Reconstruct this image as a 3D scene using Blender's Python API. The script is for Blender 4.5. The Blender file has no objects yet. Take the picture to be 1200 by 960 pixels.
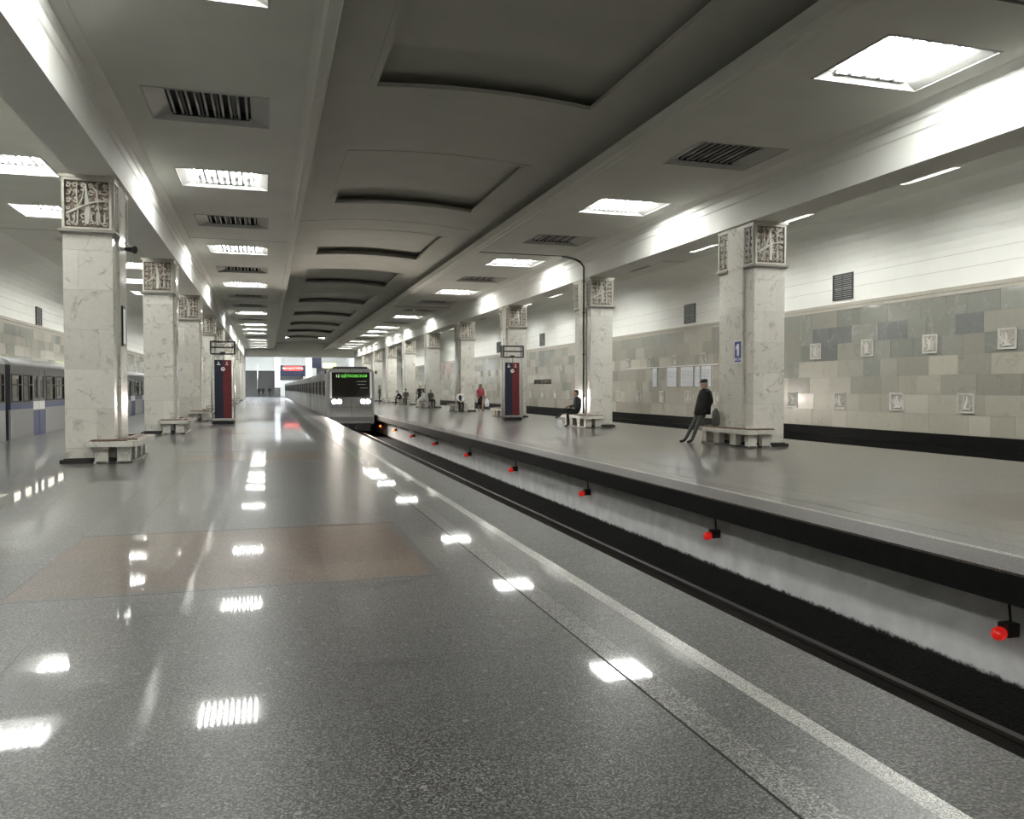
import bpy, math, random
from mathutils import Vector, Matrix, noise as mnoise

# ------------------------------------------------------------------ camera, world, exposure
sc = bpy.context.scene
COL = sc.collection
F_PX, VPX, VPY, EYE = 950.0, 313.0, 455.0, 1.5
cam_d = bpy.data.cameras.new('camera')
cam_d.sensor_fit = 'HORIZONTAL'; cam_d.sensor_width = 36.0; cam_d.lens = 36.0 * F_PX / 1200.0
cam_d.clip_start = 0.05; cam_d.clip_end = 500
cam = bpy.data.objects.new('camera', cam_d); COL.objects.link(cam)
yd = Vector(((VPX - 600) / F_PX, (480 - VPY) / F_PX, -1.0)).normalized()      # world +Y in camera axes
zd = Vector((0, 1, 0)); zd = (zd - yd * zd.dot(yd)); zd.x = 0
zd = Vector((0, -yd.z, yd.y)).normalized()
zd = zd if zd.y > 0 else -zd
xd = yd.cross(zd)
cam.matrix_world = Matrix(((xd.x, xd.y, xd.z, 0), (yd.x, yd.y, yd.z, 0), (zd.x, zd.y, zd.z, EYE), (0, 0, 0, 1)))
sc.camera = cam
w = bpy.data.worlds.new('world'); sc.world = w; w.use_nodes = True
w.node_tree.nodes['Background'].inputs[0].default_value = (0.6, 0.65, 0.7, 1)
w.node_tree.nodes['Background'].inputs[1].default_value = 0.0
vs = sc.view_settings
vs.view_transform = 'Standard'; vs.look = 'None'; vs.gamma = 1.0; vs.use_curve_mapping = False
vs.exposure = 1.15
TUBE_POWER = 40.0
try:
    sc.cycles.sample_clamp_indirect = 6.0
    sc.cycles.use_denoising = True
    sc.cycles.caustics_reflective = False
except Exception:
    pass

RND = random.Random(7)
PI = math.pi

# ------------------------------------------------------------------ materials
def nodes(name):
    m = bpy.data.materials.new(name); m.use_nodes = True
    nt = m.node_tree
    return m, nt, nt.nodes['Principled BSDF']

def plain(name, rgb, rough=0.5, metal=0.0, emit=None, power=0.0, var=0.06, scale=6.0, coat=0.0):
    m, nt, b = nodes(name)
    b.inputs['Roughness'].default_value = rough
    b.inputs['Metallic'].default_value = metal
    b.inputs['Coat Weight'].default_value = coat
    if emit:
        b.inputs['Emission Color'].default_value = (*emit, 1); b.inputs['Emission Strength'].default_value = power
        b.inputs['Base Color'].default_value = (*rgb, 1)
        return m
    tc = nt.nodes.new('ShaderNodeTexCoord'); n = nt.nodes.new('ShaderNodeTexNoise')
    n.inputs['Scale'].default_value = scale; n.inputs['Detail'].default_value = 4
    r = nt.nodes.new('ShaderNodeValToRGB')
    r.color_ramp.elements[0].position = 0.3; r.color_ramp.elements[1].position = 0.7
    r.color_ramp.elements[0].color = (*[c * (1 - var) for c in rgb], 1)
    r.color_ramp.elements[1].color = (*[min(1, c * (1 + var)) for c in rgb], 1)
    nt.links.new(tc.outputs['Object'], n.inputs['Vector']); nt.links.new(n.outputs['Fac'], r.inputs[0])
    nt.links.new(r.outputs[0], b.inputs['Base Color'])
    return m

def granite(name, lo, hi, rough=0.36, coat=0.6, coat_rough=0.035, grain=95.0, tilevar=0.07, blotch=True, bump=0.0):
    """speckled polished stone: fine grains, sparse pale pebbles, a tone of its own per slab"""
    m, nt, b = nodes(name); N = nt.nodes.new; L = nt.links.new
    geo = N('ShaderNodeNewGeometry'); oi = N('ShaderNodeObjectInfo')
    n1 = N('ShaderNodeTexNoise'); n1.inputs['Scale'].default_value = grain; n1.inputs['Detail'].default_value = 2; n1.inputs['Roughness'].default_value = 0.7
    L(geo.outputs['Position'], n1.inputs['Vector'])
    r1 = N('ShaderNodeValToRGB'); r1.color_ramp.elements[0].position = 0.38; r1.color_ramp.elements[1].position = 0.62
    r1.color_ramp.elements[0].color = (*lo, 1); r1.color_ramp.elements[1].color = (*hi, 1)
    L(n1.outputs['Fac'], r1.inputs[0]); col = r1.outputs[0]
    vg = N('ShaderNodeTexVoronoi'); vg.inputs['Scale'].default_value = grain * 1.15; L(geo.outputs['Position'], vg.inputs['Vector'])
    sg = N('ShaderNodeSeparateColor'); L(vg.outputs['Color'], sg.inputs[0])
    mg_ = N('ShaderNodeMapRange'); mg_.inputs[3].default_value = 0.12; mg_.inputs[4].default_value = 1.9; L(sg.outputs[0], mg_.inputs[0])
    vq = N('ShaderNodeVectorMath'); vq.operation = 'SCALE'; L(col, vq.inputs[0]); L(mg_.outputs[0], vq.inputs['Scale']); col = vq.outputs[0]
    n2 = N('ShaderNodeTexNoise'); n2.inputs['Scale'].default_value = 2.2; n2.inputs['Detail'].default_value = 5
    L(geo.outputs['Position'], n2.inputs['Vector'])
    mr = N('ShaderNodeMapRange'); mr.inputs[3].default_value = 0.82; mr.inputs[4].default_value = 1.18
    L(n2.outputs['Fac'], mr.inputs[0])
    mr2 = N('ShaderNodeMapRange'); mr2.inputs[3].default_value = 1 - tilevar; mr2.inputs[4].default_value = 1 + tilevar
    L(oi.outputs['Random'], mr2.inputs[0])
    mu = N('ShaderNodeMath'); mu.operation = 'MULTIPLY'; L(mr.outputs[0], mu.inputs[0]); L(mr2.outputs[0], mu.inputs[1])
    vm = N('ShaderNodeVectorMath'); vm.operation = 'SCALE'; L(col, vm.inputs[0]); L(mu.outputs[0], vm.inputs['Scale']); col = vm.outputs[0]
    if blotch:
        v = N('ShaderNodeTexVoronoi'); v.inputs['Scale'].default_value = 9.0; L(geo.outputs['Position'], v.inputs['Vector'])
        lt = N('ShaderNodeMath'); lt.operation = 'LESS_THAN'; lt.inputs[1].default_value = 0.13; L(v.outputs['Distance'], lt.inputs[0])
        sp = N('ShaderNodeSeparateColor'); L(v.outputs['Color'], sp.inputs[0])
        gt = N('ShaderNodeMath'); gt.operation = 'GREATER_THAN'; gt.inputs[1].default_value = 0.55; L(sp.outputs[0], gt.inputs[0])
        mm = N('ShaderNodeMath'); mm.operation = 'MULTIPLY'; L(lt.outputs[0], mm.inputs[0]); L(gt.outputs[0], mm.inputs[1])
        m3 = N('ShaderNodeMath'); m3.operation = 'MULTIPLY'; m3.inputs[1].default_value = 0.55; L(mm.outputs[0], m3.inputs[0])
        mx = N('ShaderNodeMix'); mx.data_type = 'RGBA'; L(m3.outputs[0], mx.inputs[0]); L(col, mx.inputs[6])
        mx.inputs[7].default_value = (*[min(1, h * 1.9) for h in hi], 1); col = mx.outputs[2]
    L(col, b.inputs['Base Color'])
    b.inputs['Roughness'].default_value = rough; b.inputs['Specular IOR Level'].default_value = 0.5
    b.inputs['Coat Weight'].default_value = coat; b.inputs['Coat Roughness'].default_value = coat_rough
    if bump:
        bp = N('ShaderNodeBump'); bp.inputs['Strength'].default_value = bump; bp.inputs['Distance'].default_value = 0.01
        L(n1.outputs['Fac'], bp.inputs['Height']); L(bp.outputs[0], b.inputs['Normal'])
    return m

def marble(name, base, vein, rough=0.18, scale=1.6, tilevar=0.08, vein_amt=0.5, coat=0.3, streak=False):
    m, nt, b = nodes(name); N = nt.nodes.new; L = nt.links.new
    tc = N('ShaderNodeTexCoord'); oi = N('ShaderNodeObjectInfo'); geo = N('ShaderNodeNewGeometry')
    src = geo.outputs['Position']
    ad = N('ShaderNodeVectorMath'); ad.operation = 'ADD'; L(src, ad.inputs[0])
    sc_ = N('ShaderNodeVectorMath'); sc_.operation = 'SCALE'; sc_.inputs[0].default_value = (37, 11, 23)
    rs = N('ShaderNodeMath'); rs.operation = 'ADD'; L(oi.outputs['Random'], rs.inputs[0]); L(geo.outputs['Random Per Island'], rs.inputs[1])
    L(rs.outputs[0], sc_.inputs['Scale']); L(sc_.outputs[0], ad.inputs[1])
    n1 = N('ShaderNodeTexNoise'); n1.inputs['Scale'].default_value = scale; n1.inputs['Detail'].default_value = 8; n1.inputs['Distortion'].default_value = 1.2
    L(ad.outputs[0], n1.inputs['Vector'])
    sb = N('ShaderNodeMath'); sb.operation = 'SUBTRACT'; sb.inputs[1].default_value = 0.5; L(n1.outputs['Fac'], sb.inputs[0])
    ab = N('ShaderNodeMath'); ab.operation = 'ABSOLUTE'; L(sb.outputs[0], ab.inputs[0])
    rp = N('ShaderNodeValToRGB'); rp.color_ramp.elements[0].position = 0.0; rp.color_ramp.elements[1].position = 0.035
    rp.color_ramp.elements[0].color = (vein_amt,) * 3 + (1,); rp.color_ramp.elements[1].color = (0, 0, 0, 1); L(ab.outputs[0], rp.inputs[0])
    n2 = N('ShaderNodeTexNoise'); n2.inputs['Scale'].default_value = scale * 2.6; n2.inputs['Detail'].default_value = 6
    L(ad.outputs[0], n2.inputs['Vector'])
    gate = N('ShaderNodeMapRange'); gate.inputs[1].default_value = 0.45; gate.inputs[2].default_value = 0.65; L(n2.outputs['Fac'], gate.inputs[0])
    mg = N('ShaderNodeMath'); mg.operation = 'MULTIPLY'; L(rp.outputs[0], mg.inputs[0]); L(gate.outputs[0], mg.inputs[1])
    n3 = N('ShaderNodeTexNoise'); n3.inputs['Scale'].default_value = 11; n3.inputs['Detail'].default_value = 8; n3.inputs['Roughness'].default_value = 0.7
    L(ad.outputs[0], n3.inputs['Vector'])
    mr = N('ShaderNodeMapRange'); mr.inputs[3].default_value = 0.86; mr.inputs[4].default_value = 1.14; L(n3.outputs['Fac'], mr.inputs[0])
    rf = N('ShaderNodeMath'); rf.operation = 'FRACT'; L(rs.outputs[0], rf.inputs[0])
    mr2 = N('ShaderNodeMapRange'); mr2.inputs[3].default_value = 1 - tilevar; mr2.inputs[4].default_value = 1 + tilevar; L(rf.outputs[0], mr2.inputs[0])
    mu = N('ShaderNodeMath'); mu.operation = 'MULTIPLY'; L(mr.outputs[0], mu.inputs[0]); L(mr2.outputs[0], mu.inputs[1])
    mx = N('ShaderNodeMix'); mx.data_type = 'RGBA'; L(mg.outputs[0], mx.inputs[0])
    mx.inputs[6].default_value = (*base, 1); mx.inputs[7].default_value = (*vein, 1)
    vm = N('ShaderNodeVectorMath'); vm.operation = 'SCALE'; L(mx.outputs[2], vm.inputs[0]); L(mu.outputs[0], vm.inputs['Scale'])
    L(vm.outputs[0], b.inputs['Base Color'])
    b.inputs['Roughness'].default_value = rough; b.inputs['Coat Weight'].default_value = coat; b.inputs['Coat Roughness'].default_value = 0.05
    return m

def floor_far(name, lo, hi):
    """the same polished granite where slabs are too far to tell apart: joints carried by a brick pattern"""
    m = granite(name, lo, hi); nt = m.node_tree; b = nt.nodes['Principled BSDF']; N = nt.nodes.new; L = nt.links.new
    src = b.inputs['Base Color'].links[0].from_socket
    geo = N('ShaderNodeNewGeometry'); br = N('ShaderNodeTexBrick')
    br.inputs['Color1'].default_value = (0.92, 0.92, 0.92, 1); br.inputs['Color2'].default_value = (1.08, 1.08, 1.06, 1); br.inputs['Mortar'].default_value = (0.6, 0.6, 0.6, 1)
    br.inputs['Scale'].default_value = 1.0; br.inputs['Mortar Size'].default_value = 0.004; br.inputs['Brick Width'].default_value = 0.9; br.inputs['Row Height'].default_value = 0.6575
    L(geo.outputs['Position'], br.inputs['Vector'])
    vm = N('ShaderNodeVectorMath'); vm.operation = 'MULTIPLY'; L(src, vm.inputs[0]); L(br.outputs['Color'], vm.inputs[1]); L(vm.outputs[0], b.inputs['Base Color'])
    return m

MT = {}
G_LO, G_HI = (0.006, 0.0063, 0.0063), (0.140, 0.141, 0.137)
MT['floor'] = granite('grey_granite', G_LO, G_HI)
MT['floor_far'] = floor_far('grey_granite_far', G_LO, G_HI)
MT['floor_right'] = granite('warm_grey_granite', (0.030, 0.028, 0.024), (0.118, 0.110, 0.096))
MT['floor_right_far'] = floor_far('warm_grey_granite_far', (0.030, 0.028, 0.024), (0.118, 0.110, 0.096))
MT['rust'] = granite('brown_granite', (0.020, 0.012, 0.007), (0.150, 0.093, 0.058))
MT['rust_pale'] = granite('pale_brown_granite', (0.02, 0.014, 0.009), (0.105, 0.074, 0.05))
MT['border'] = granite('dark_granite', (0.03, 0.03, 0.03), (0.075, 0.075, 0.072))
MT['pale'] = granite('pale_granite', (0.24, 0.238, 0.218), (0.36, 0.356, 0.33), blotch=False, grain=200)
MT['band'] = granite('light_grey_granite', (0.05, 0.051, 0.047), (0.22, 0.22, 0.207), blotch=False)
MT['rough_edge'] = granite('rough_granite', (0.008, 0.008, 0.0075), (0.105, 0.102, 0.094), rough=0.42, coat=0.15, coat_rough=0.3, grain=70, blotch=False, bump=0.9)
MT['rough_edge_pink'] = granite('rough_pinkish_granite', (0.014, 0.0115, 0.010), (0.066, 0.053, 0.047), rough=0.6, coat=0.15, coat_rough=0.3, grain=70, blotch=False, bump=0.7)
MT['marble'] = marble('white_marble', (0.63, 0.61, 0.55), (0.24, 0.22, 0.18), scale=1.5, vein_amt=0.75)
MT['marble_core'] = plain('joint_grey', (0.20, 0.19, 0.17), 0.8)
MT['cap'] = marble('carved_marble', (0.52, 0.50, 0.44), (0.30, 0.27, 0.22), rough=0.45, coat=0.0, tilevar=0.03)
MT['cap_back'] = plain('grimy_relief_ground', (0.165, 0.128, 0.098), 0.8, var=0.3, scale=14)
MT['cornice'] = plain('stone_moulding', (0.28, 0.265, 0.23), 0.5)
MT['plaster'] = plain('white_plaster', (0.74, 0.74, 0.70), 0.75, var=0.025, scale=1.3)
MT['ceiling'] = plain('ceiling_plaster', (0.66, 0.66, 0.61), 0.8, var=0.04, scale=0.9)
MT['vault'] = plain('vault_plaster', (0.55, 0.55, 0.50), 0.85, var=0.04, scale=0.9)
MT['line'] = plain('hairline_crack', (0.10, 0.10, 0.09), 0.9)
MT['black'] = plain('black_stone', (0.006, 0.006, 0.0055), 0.5, var=0.3, scale=5)
MT['plinth'] = plain('black_plinth', (0.016, 0.015, 0.014), 0.4, var=0.3, scale=8)
MT['pale_right'] = granite('pale_granite_right', (0.20, 0.19, 0.17), (0.34, 0.33, 0.30), blotch=False)
MT['ballast'] = granite('sooty_ballast', (0.002, 0.002, 0.002), (0.009, 0.0085, 0.008), rough=0.9, coat=0.0, grain=40, blotch=False, bump=1.0)
MT['slab_front'] = plain('sooty_concrete', (0.005, 0.005, 0.0048), 0.7, var=0.4, scale=10)
for _k in ('ballast', 'slab_front', 'black'): MT[_k].node_tree.nodes['Principled BSDF'].inputs['Specular IOR Level'].default_value = 0.15
MT['rail'] = plain('rail_steel', (0.05, 0.045, 0.04), 0.45, 0.6)
MT['wood'] = plain('brown_bench_wood', (0.10, 0.055, 0.03), 0.4, var=0.3, scale=9)
MT['steel'] = plain('brushed_steel', (0.55, 0.55, 0.53), 0.28, 0.9)
MT['dark_metal'] = plain('dark_metal', (0.02, 0.02, 0.02), 0.45, 0.3)
MT['navy'] = plain('navy_print', (0.006, 0.007, 0.026), 0.5, var=0.15)
MT['red_print'] = plain('dark_red_print', (0.12, 0.008, 0.012), 0.5, var=0.12)
MT['white'] = plain('white_enamel', (0.78, 0.78, 0.77), 0.45)
MT['blue'] = plain('blue_enamel', (0.02, 0.035, 0.22), 0.35)
MT['tube_lit'] = plain('lit_tube', (0.9, 0.9, 0.9), 0.4, emit=(0.99, 1.0, 0.96), power=TUBE_POWER)
MT['tube_off'] = plain('unlit_tube', (0.42, 0.42, 0.40), 0.3)
MT['tray'] = plain('fixture_reflector', (0.004, 0.004, 0.004), 0.6)
MT['fix_frame'] = plain('fixture_frame', (0.42, 0.42, 0.40), 0.55)
MT['red_lens'] = plain('red_signal_lens', (0.35, 0.01, 0.01), 0.2, emit=(1.0, 0.03, 0.02), power=0.16)
MT['orange_lens'] = plain('amber_signal_lens', (0.5, 0.1, 0.01), 0.2, emit=(1.0, 0.25, 0.05), power=0.9)
MT['cabin_lamp'] = plain('cabin_lamp', (0.9, 0.85, 0.7), 0.4, emit=(1.0, 0.9, 0.72), power=4.0)
MT['head_lamp'] = plain('headlight_lens', (0.9, 0.9, 0.8), 0.2, emit=(1.0, 0.90, 0.80), power=420.0)
MT['led_green'] = plain('green_led', (0.02, 0.2, 0.02), 0.5, emit=(0.25, 1.0, 0.12), power=0.45)
MT['led_white'] = plain('white_led', (0.2, 0.2, 0.2), 0.5, emit=(0.8, 1.0, 0.7), power=0.5)
MT['sign_red'] = plain('red_lightbox', (0.4, 0.03, 0.02), 0.4, emit=(1.0, 0.08, 0.04), power=0.35)
MT['sign_white'] = plain('white_lettering', (0.8, 0.8, 0.8), 0.4, emit=(1.0, 0.8, 0.75), power=0.35)
MT['sign_yellow'] = plain('yellow_lightbox', (0.7, 0.7, 0.2), 0.4, emit=(1.0, 0.95, 0.4), power=0.4)
MT['lobby_fill'] = plain('lobby_fill_panel', (0.9, 0.9, 0.95), 0.5, emit=(0.86, 0.92, 1.0), power=26.0)  # glow of the panels added to brighten the lobby
MT['train_grey'] = plain('train_silver_grey', (0.27, 0.27, 0.265), 0.42, 0.25)
MT['train_mid'] = plain('train_mid_grey', (0.17, 0.17, 0.17), 0.42, 0.25)
MT['train_dark'] = plain('train_dark_grey', (0.06, 0.06, 0.062), 0.35, 0.2)
MT['train_light'] = plain('train_light_grey', (0.27, 0.275, 0.275), 0.4)
MT['train_blue'] = plain('train_blue', (0.026, 0.046, 0.14), 0.35)
MT['train_roof'] = plain('train_roof_white', (0.36, 0.36, 0.36), 0.4)
MT['train_inside'] = plain('beige_interior', (0.55, 0.50, 0.40), 0.6)
MT['glass_dark'] = plain('dark_glass', (0.015, 0.014, 0.012), 0.06, coat=0.5)
MT['rubber'] = plain('black_rubber', (0.015, 0.015, 0.015), 0.6)
MT['paper'] = plain('white_paper', (0.70, 0.71, 0.73), 0.6, var=0.02)
MT['stair'] = plain('stair_granite', (0.085, 0.082, 0.078), 0.5)
MT['skin'] = plain('skin', (0.45, 0.27, 0.19), 0.5)
MT['bronze'] = plain('dark_letters', (0.12, 0.11, 0.09), 0.4, 0.5)
for nm, c in dict(black_cloth=(0.004, 0.004, 0.0045), grey_cloth=(0.075, 0.078, 0.07), dark_cloth=(0.02, 0.02, 0.024), white_cloth=(0.62, 0.62, 0.64),
                  red_cloth=(0.30, 0.045, 0.06), pale_cloth=(0.45, 0.44, 0.40), hair_dark=(0.012, 0.009, 0.007), hair_grey=(0.30, 0.28, 0.25),
                  shoe=(0.014, 0.012, 0.01), olive_cloth=(0.06, 0.055, 0.045)).items():
    MT[nm] = plain(nm, c, 0.85, var=0.2, scale=20)

def glass(name):
    m, nt, b = nodes(name)
    b.inputs['Base Color'].default_value = (0.9, 0.93, 0.93, 1); b.inputs['Roughness'].default_value = 0.03
    b.inputs['Transmission Weight'].default_value = 1.0; b.inputs['IOR'].default_value = 1.06
    b.inputs['Coat Weight'].default_value = 0.6; b.inputs['Coat Roughness'].default_value = 0.03
    return m
MT['glass'] = glass('window_glass')

def tile_mat(name, base, vein):
    return marble(name, base, vein, rough=0.22, scale=0.9, tilevar=0.13, vein_amt=0.35, coat=0.45)
TILES = [tile_mat('tile_green_grey', (0.224, 0.224, 0.199), (0.464, 0.464, 0.426)), tile_mat('tile_olive', (0.279, 0.270, 0.230), (0.152, 0.147, 0.124)),
         tile_mat('tile_beige', (0.377, 0.354, 0.297), (0.213, 0.193, 0.160)), tile_mat('tile_sand', (0.454, 0.426, 0.365), (0.274, 0.246, 0.208)), tile_mat('tile_slate', (0.150, 0.153, 0.147), (0.336, 0.336, 0.317))]

def wall_paint():
    """whitewashed track wall whose foot is sooty black with a ragged edge"""
    m, nt, b = nodes('whitewash'); N = nt.nodes.new; L = nt.links.new
    geo = N('ShaderNodeNewGeometry'); sp = N('ShaderNodeSeparateXYZ'); L(geo.outputs['Position'], sp.inputs[0])
    n = N('ShaderNodeTexNoise'); n.inputs['Scale'].default_value = 9; n.inputs['Detail'].default_value = 10; n.inputs['Roughness'].default_value = 0.7; L(geo.outputs['Position'], n.inputs['Vector'])
    ma = N('ShaderNodeMath'); ma.operation = 'MULTIPLY_ADD'; ma.inputs[1].default_value = 0.14; L(n.outputs['Fac'], ma.inputs[0]); L(sp.outputs[2], ma.inputs[2])
    mr = N('ShaderNodeMapRange'); mr.inputs[1].default_value = -1.09; mr.inputs[2].default_value = -1.05; L(ma.outputs[0], mr.inputs[0])
    n2 = N('ShaderNodeTexNoise'); n2.inputs['Scale'].default_value = 3; n2.inputs['Detail'].default_value = 9; L(geo.outputs['Position'], n2.inputs['Vector'])
    r = N('ShaderNodeValToRGB'); r.color_ramp.elements[0].position = 0.3; r.color_ramp.elements[1].position = 0.7
    r.color_ramp.elements[0].color = (0.58, 0.58, 0.58, 1); r.color_ramp.elements[1].color = (0.76, 0.76, 0.76, 1); L(n2.outputs['Fac'], r.inputs[0])
    mx = N('ShaderNodeMix'); mx.data_type = 'RGBA'; L(mr.outputs[0], mx.inputs[0]); mx.inputs[6].default_value = (0.01, 0.01, 0.01, 1); L(r.outputs[0], mx.inputs[7])
    L(mx.outputs[2], b.inputs['Base Color']); b.inputs['Roughness'].default_value = 0.8
    return m
MT['whitewash'] = wall_paint()

def print_mat():
    """printed station list: columns of fine grey lines on white"""
    m, nt, b = nodes('printed_list'); N = nt.nodes.new; L = nt.links.new
    tc = N('ShaderNodeTexCoord'); sp = N('ShaderNodeSeparateXYZ'); L(tc.outputs['Object'], sp.inputs[0])
    cx = N('ShaderNodeCombineXYZ'); L(sp.outputs[1], cx.inputs[0]); L(sp.outputs[2], cx.inputs[1])
    br = N('ShaderNodeTexBrick'); br.inputs['Scale'].default_value = 1; br.inputs['Brick Width'].default_value = 0.26; br.inputs['Row Height'].default_value = 0.05
    br.inputs['Mortar Size'].default_value = 0.016; br.offset = 0
    br.inputs['Color1'].default_value = (0.22, 0.24, 0.30, 1); br.inputs['Color2'].default_value = (0.42, 0.44, 0.48, 1); br.inputs['Mortar'].default_value = (0.68, 0.69, 0.72, 1)
    L(cx.outputs[0], br.inputs['Vector']); L(br.outputs['Color'], b.inputs['Base Color']); b.inputs['Roughness'].default_value = 0.4
    return m
MT['print'] = print_mat()

# ------------------------------------------------------------------ mesh helpers
class MB:
    def __init__(s): s.v = []; s.f = []; s.mi = []; s.sm = []
    def add(s, vs_, fs, mi=0, smooth=False):
        o = len(s.v); s.v += [tuple(p) for p in vs_]
        for f in fs: s.f.append(tuple(i + o for i in f)); s.mi.append(mi); s.sm.append(smooth)
        return s
    def box(s, x0, x1, y0, y1, z0, z1, mi=0):
        return s.add([(x0,y0,z0),(x1,y0,z0),(x1,y1,z0),(x0,y1,z0),(x0,y0,z1),(x1,y0,z1),(x1,y1,z1),(x0,y1,z1)],
                     [(3,2,1,0),(4,5,6,7),(0,1,5,4),(1,2,6,5),(2,3,7,6),(3,0,4,7)], mi)
    def prism(s, poly, a0, a1, axis='y', mi=0, smooth=False):
        n = len(poly)
        P = {'y': lambda p, a: (p[0], a, p[1]), 'z': lambda p, a: (p[0], p[1], a), 'x': lambda p, a: (a, p[0], p[1])}[axis]
        s.add([P(p, a0) for p in poly] + [P(p, a1) for p in poly], [(i, (i+1) % n, n + (i+1) % n, n + i) for i in range(n)], mi, smooth)
        o = len(s.v) - 2*n
        s.f += [tuple(o + i for i in reversed(range(n))), tuple(o + n + i for i in range(n))]; s.mi += [mi, mi]; s.sm += [False, False]
        return s
    def tube(s, pts, r, n=8, mi=0, smooth=True, caps=True):
        pts = [Vector(p) for p in pts]; rs = r if isinstance(r, (list, tuple)) else [r] * len(pts)
        rings = []; up = None
        for i, p in enumerate(pts):
            d = (pts[min(i+1, len(pts)-1)] - pts[max(i-1, 0)]).normalized()
            if up is None: up = Vector((0,0,1)) if abs(d.z) < 0.9 else Vector((1,0,0))
            a = d.cross(up).normalized(); b = a.cross(d).normalized(); up = b
            rings.append([p + (a*math.cos(2*PI*k/n) + b*math.sin(2*PI*k/n)) * rs[i] for k in range(n)])
        return s.loft(rings, mi, smooth, caps)
    def loft(s, rings, mi=0, smooth=True, caps=True):
        n = len(rings[0]); o = len(s.v); m = len(rings)
        fs = [(i*n+k, i*n+(k+1) % n, (i+1)*n+(k+1) % n, (i+1)*n+k) for i in range(m-1) for k in range(n)]
        s.add([p for r in rings for p in r], fs, mi, smooth)
        if caps:
            s.f += [tuple(o + k for k in reversed(range(n))), tuple(o + (m-1)*n + k for k in range(n))]; s.mi += [mi]*2; s.sm += [False]*2
        return s
    def ball(s, c, rx, ry=None, rz=None, n=12, m=8, mi=0):
        ry = ry or rx; rz = rz or rx
        rings = [[(c[0]+rx*math.sin(t)*math.cos(2*PI*k/n), c[1]+ry*math.sin(t)*math.sin(2*PI*k/n), c[2]-rz*math.cos(t)) for k in range(n)] for t in [PI*(i+0.06*(1 if i == 0 else -1 if i == m else 0))/m for i in range(m+1)]]
        return s.loft(rings, mi, True, True)
    def disc(s, c, r, axis='y', depth=0.02, n=20, mi=0):
        poly = [(r*math.cos(2*PI*k/n), r*math.sin(2*PI*k/n)) for k in range(n)]
        if axis == 'y': return s.prism([(c[0]+p[0], c[2]+p[1]) for p in poly], c[1], c[1]+depth, 'y', mi)
        return s.prism([(c[1]+p[0], c[2]+p[1]) for p in poly], c[0], c[0]+depth, 'x', mi)
    def mesh(s, name, mats):
        me = bpy.data.meshes.new(name); me.from_pydata(s.v, [], s.f)
        for m in (mats if isinstance(mats, (list, tuple)) else [mats]): me.materials.append(MT[m] if isinstance(m, str) else m)
        me.polygons.foreach_set('material_index', s.mi); me.polygons.foreach_set('use_smooth', s.sm)
        me.validate(); me.update()
        bm_fix(me)
        return me

import bmesh
def bm_fix(me):
    bm = bmesh.new(); bm.from_mesh(me); bmesh.ops.recalc_face_normals(bm, faces=bm.faces); bm.to_mesh(me); bm.free()

def link(name, me, parent=None, loc=None, rotz=0.0):
    o = bpy.data.objects.new(name, me); COL.objects.link(o)
    if parent is not None: o.parent = parent
    if loc is not None: o.location = loc
    if rotz: o.rotation_euler = (0, 0, rotz)
    return o
def obj(name, mb, mats, parent=None, loc=None, rotz=0.0, bevel=0.0):
    o = link(name, mb.mesh(name, mats), parent, loc, rotz)
    if bevel:
        b = o.modifiers.new('bevel', 'BEVEL'); b.width = bevel; b.segments = 2; b.limit_method = 'ANGLE'
    return o
def thing(name, label, cat, loc=(0,0,0), rotz=0.0, group=None):
    o = bpy.data.objects.new(name, None); COL.objects.link(o); o.location = loc; o.rotation_euler = (0,0,rotz); o.empty_display_size = 0.1
    return tag(o, label, cat, group)
def tag(o, label, cat, group=None):
    o['label'] = label; o['category'] = cat
    if group: o['group'] = group
    return o
def struct(name, mb, mats, parent=None, **k):
    o = obj(name, mb, mats, parent, **k)
    if parent is None: o['kind'] = 'structure'
    return o
def dup(root, loc, rotz, label, group=None):
    r = root.copy(); COL.objects.link(r); r.location = loc; r.rotation_euler = (0,0,rotz); r['label'] = label
    if group: r['group'] = group
    for ch in root.children:
        c = ch.copy(); COL.objects.link(c); c.parent = r
        for g in ch.children:
            d = g.copy(); COL.objects.link(d); d.parent = c
    return r
def text_mesh(name, body, size, mat, extrude=0.004, align='CENTER', bold=0.0):
    cu = bpy.data.curves.new(name, 'FONT'); cu.body = body; cu.size = size; cu.extrude = extrude; cu.offset = bold; cu.align_x = align; cu.align_y = 'CENTER'
    t = bpy.data.objects.new(name, cu); COL.objects.link(t)
    bpy.context.view_layer.update()
    me = bpy.data.meshes.new_from_object(t.evaluated_get(bpy.context.evaluated_depsgraph_get()))
    bpy.data.objects.remove(t); me.materials.clear(); me.materials.append(MT[mat])
    return me
def text(name, body, size, mat, parent, loc, rot, extrude=0.004, bold=0.0):
    o = link(name, text_mesh(name, body, size, mat, extrude, bold=bold), parent, loc); o.rotation_euler = rot
    return o
ORD = ['first', 'second', 'third', 'fourth', 'fifth', 'sixth', 'seventh', 'eighth', 'ninth', 'tenth', 'eleventh', 'twelfth', 'thirteenth', 'fourteenth', 'fifteenth', 'sixteenth', 'seventeenth', 'eighteenth', 'nineteenth', 'twentieth', 'twenty-first', 'twenty-second', 'twenty-third', 'twenty-fourth']

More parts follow.
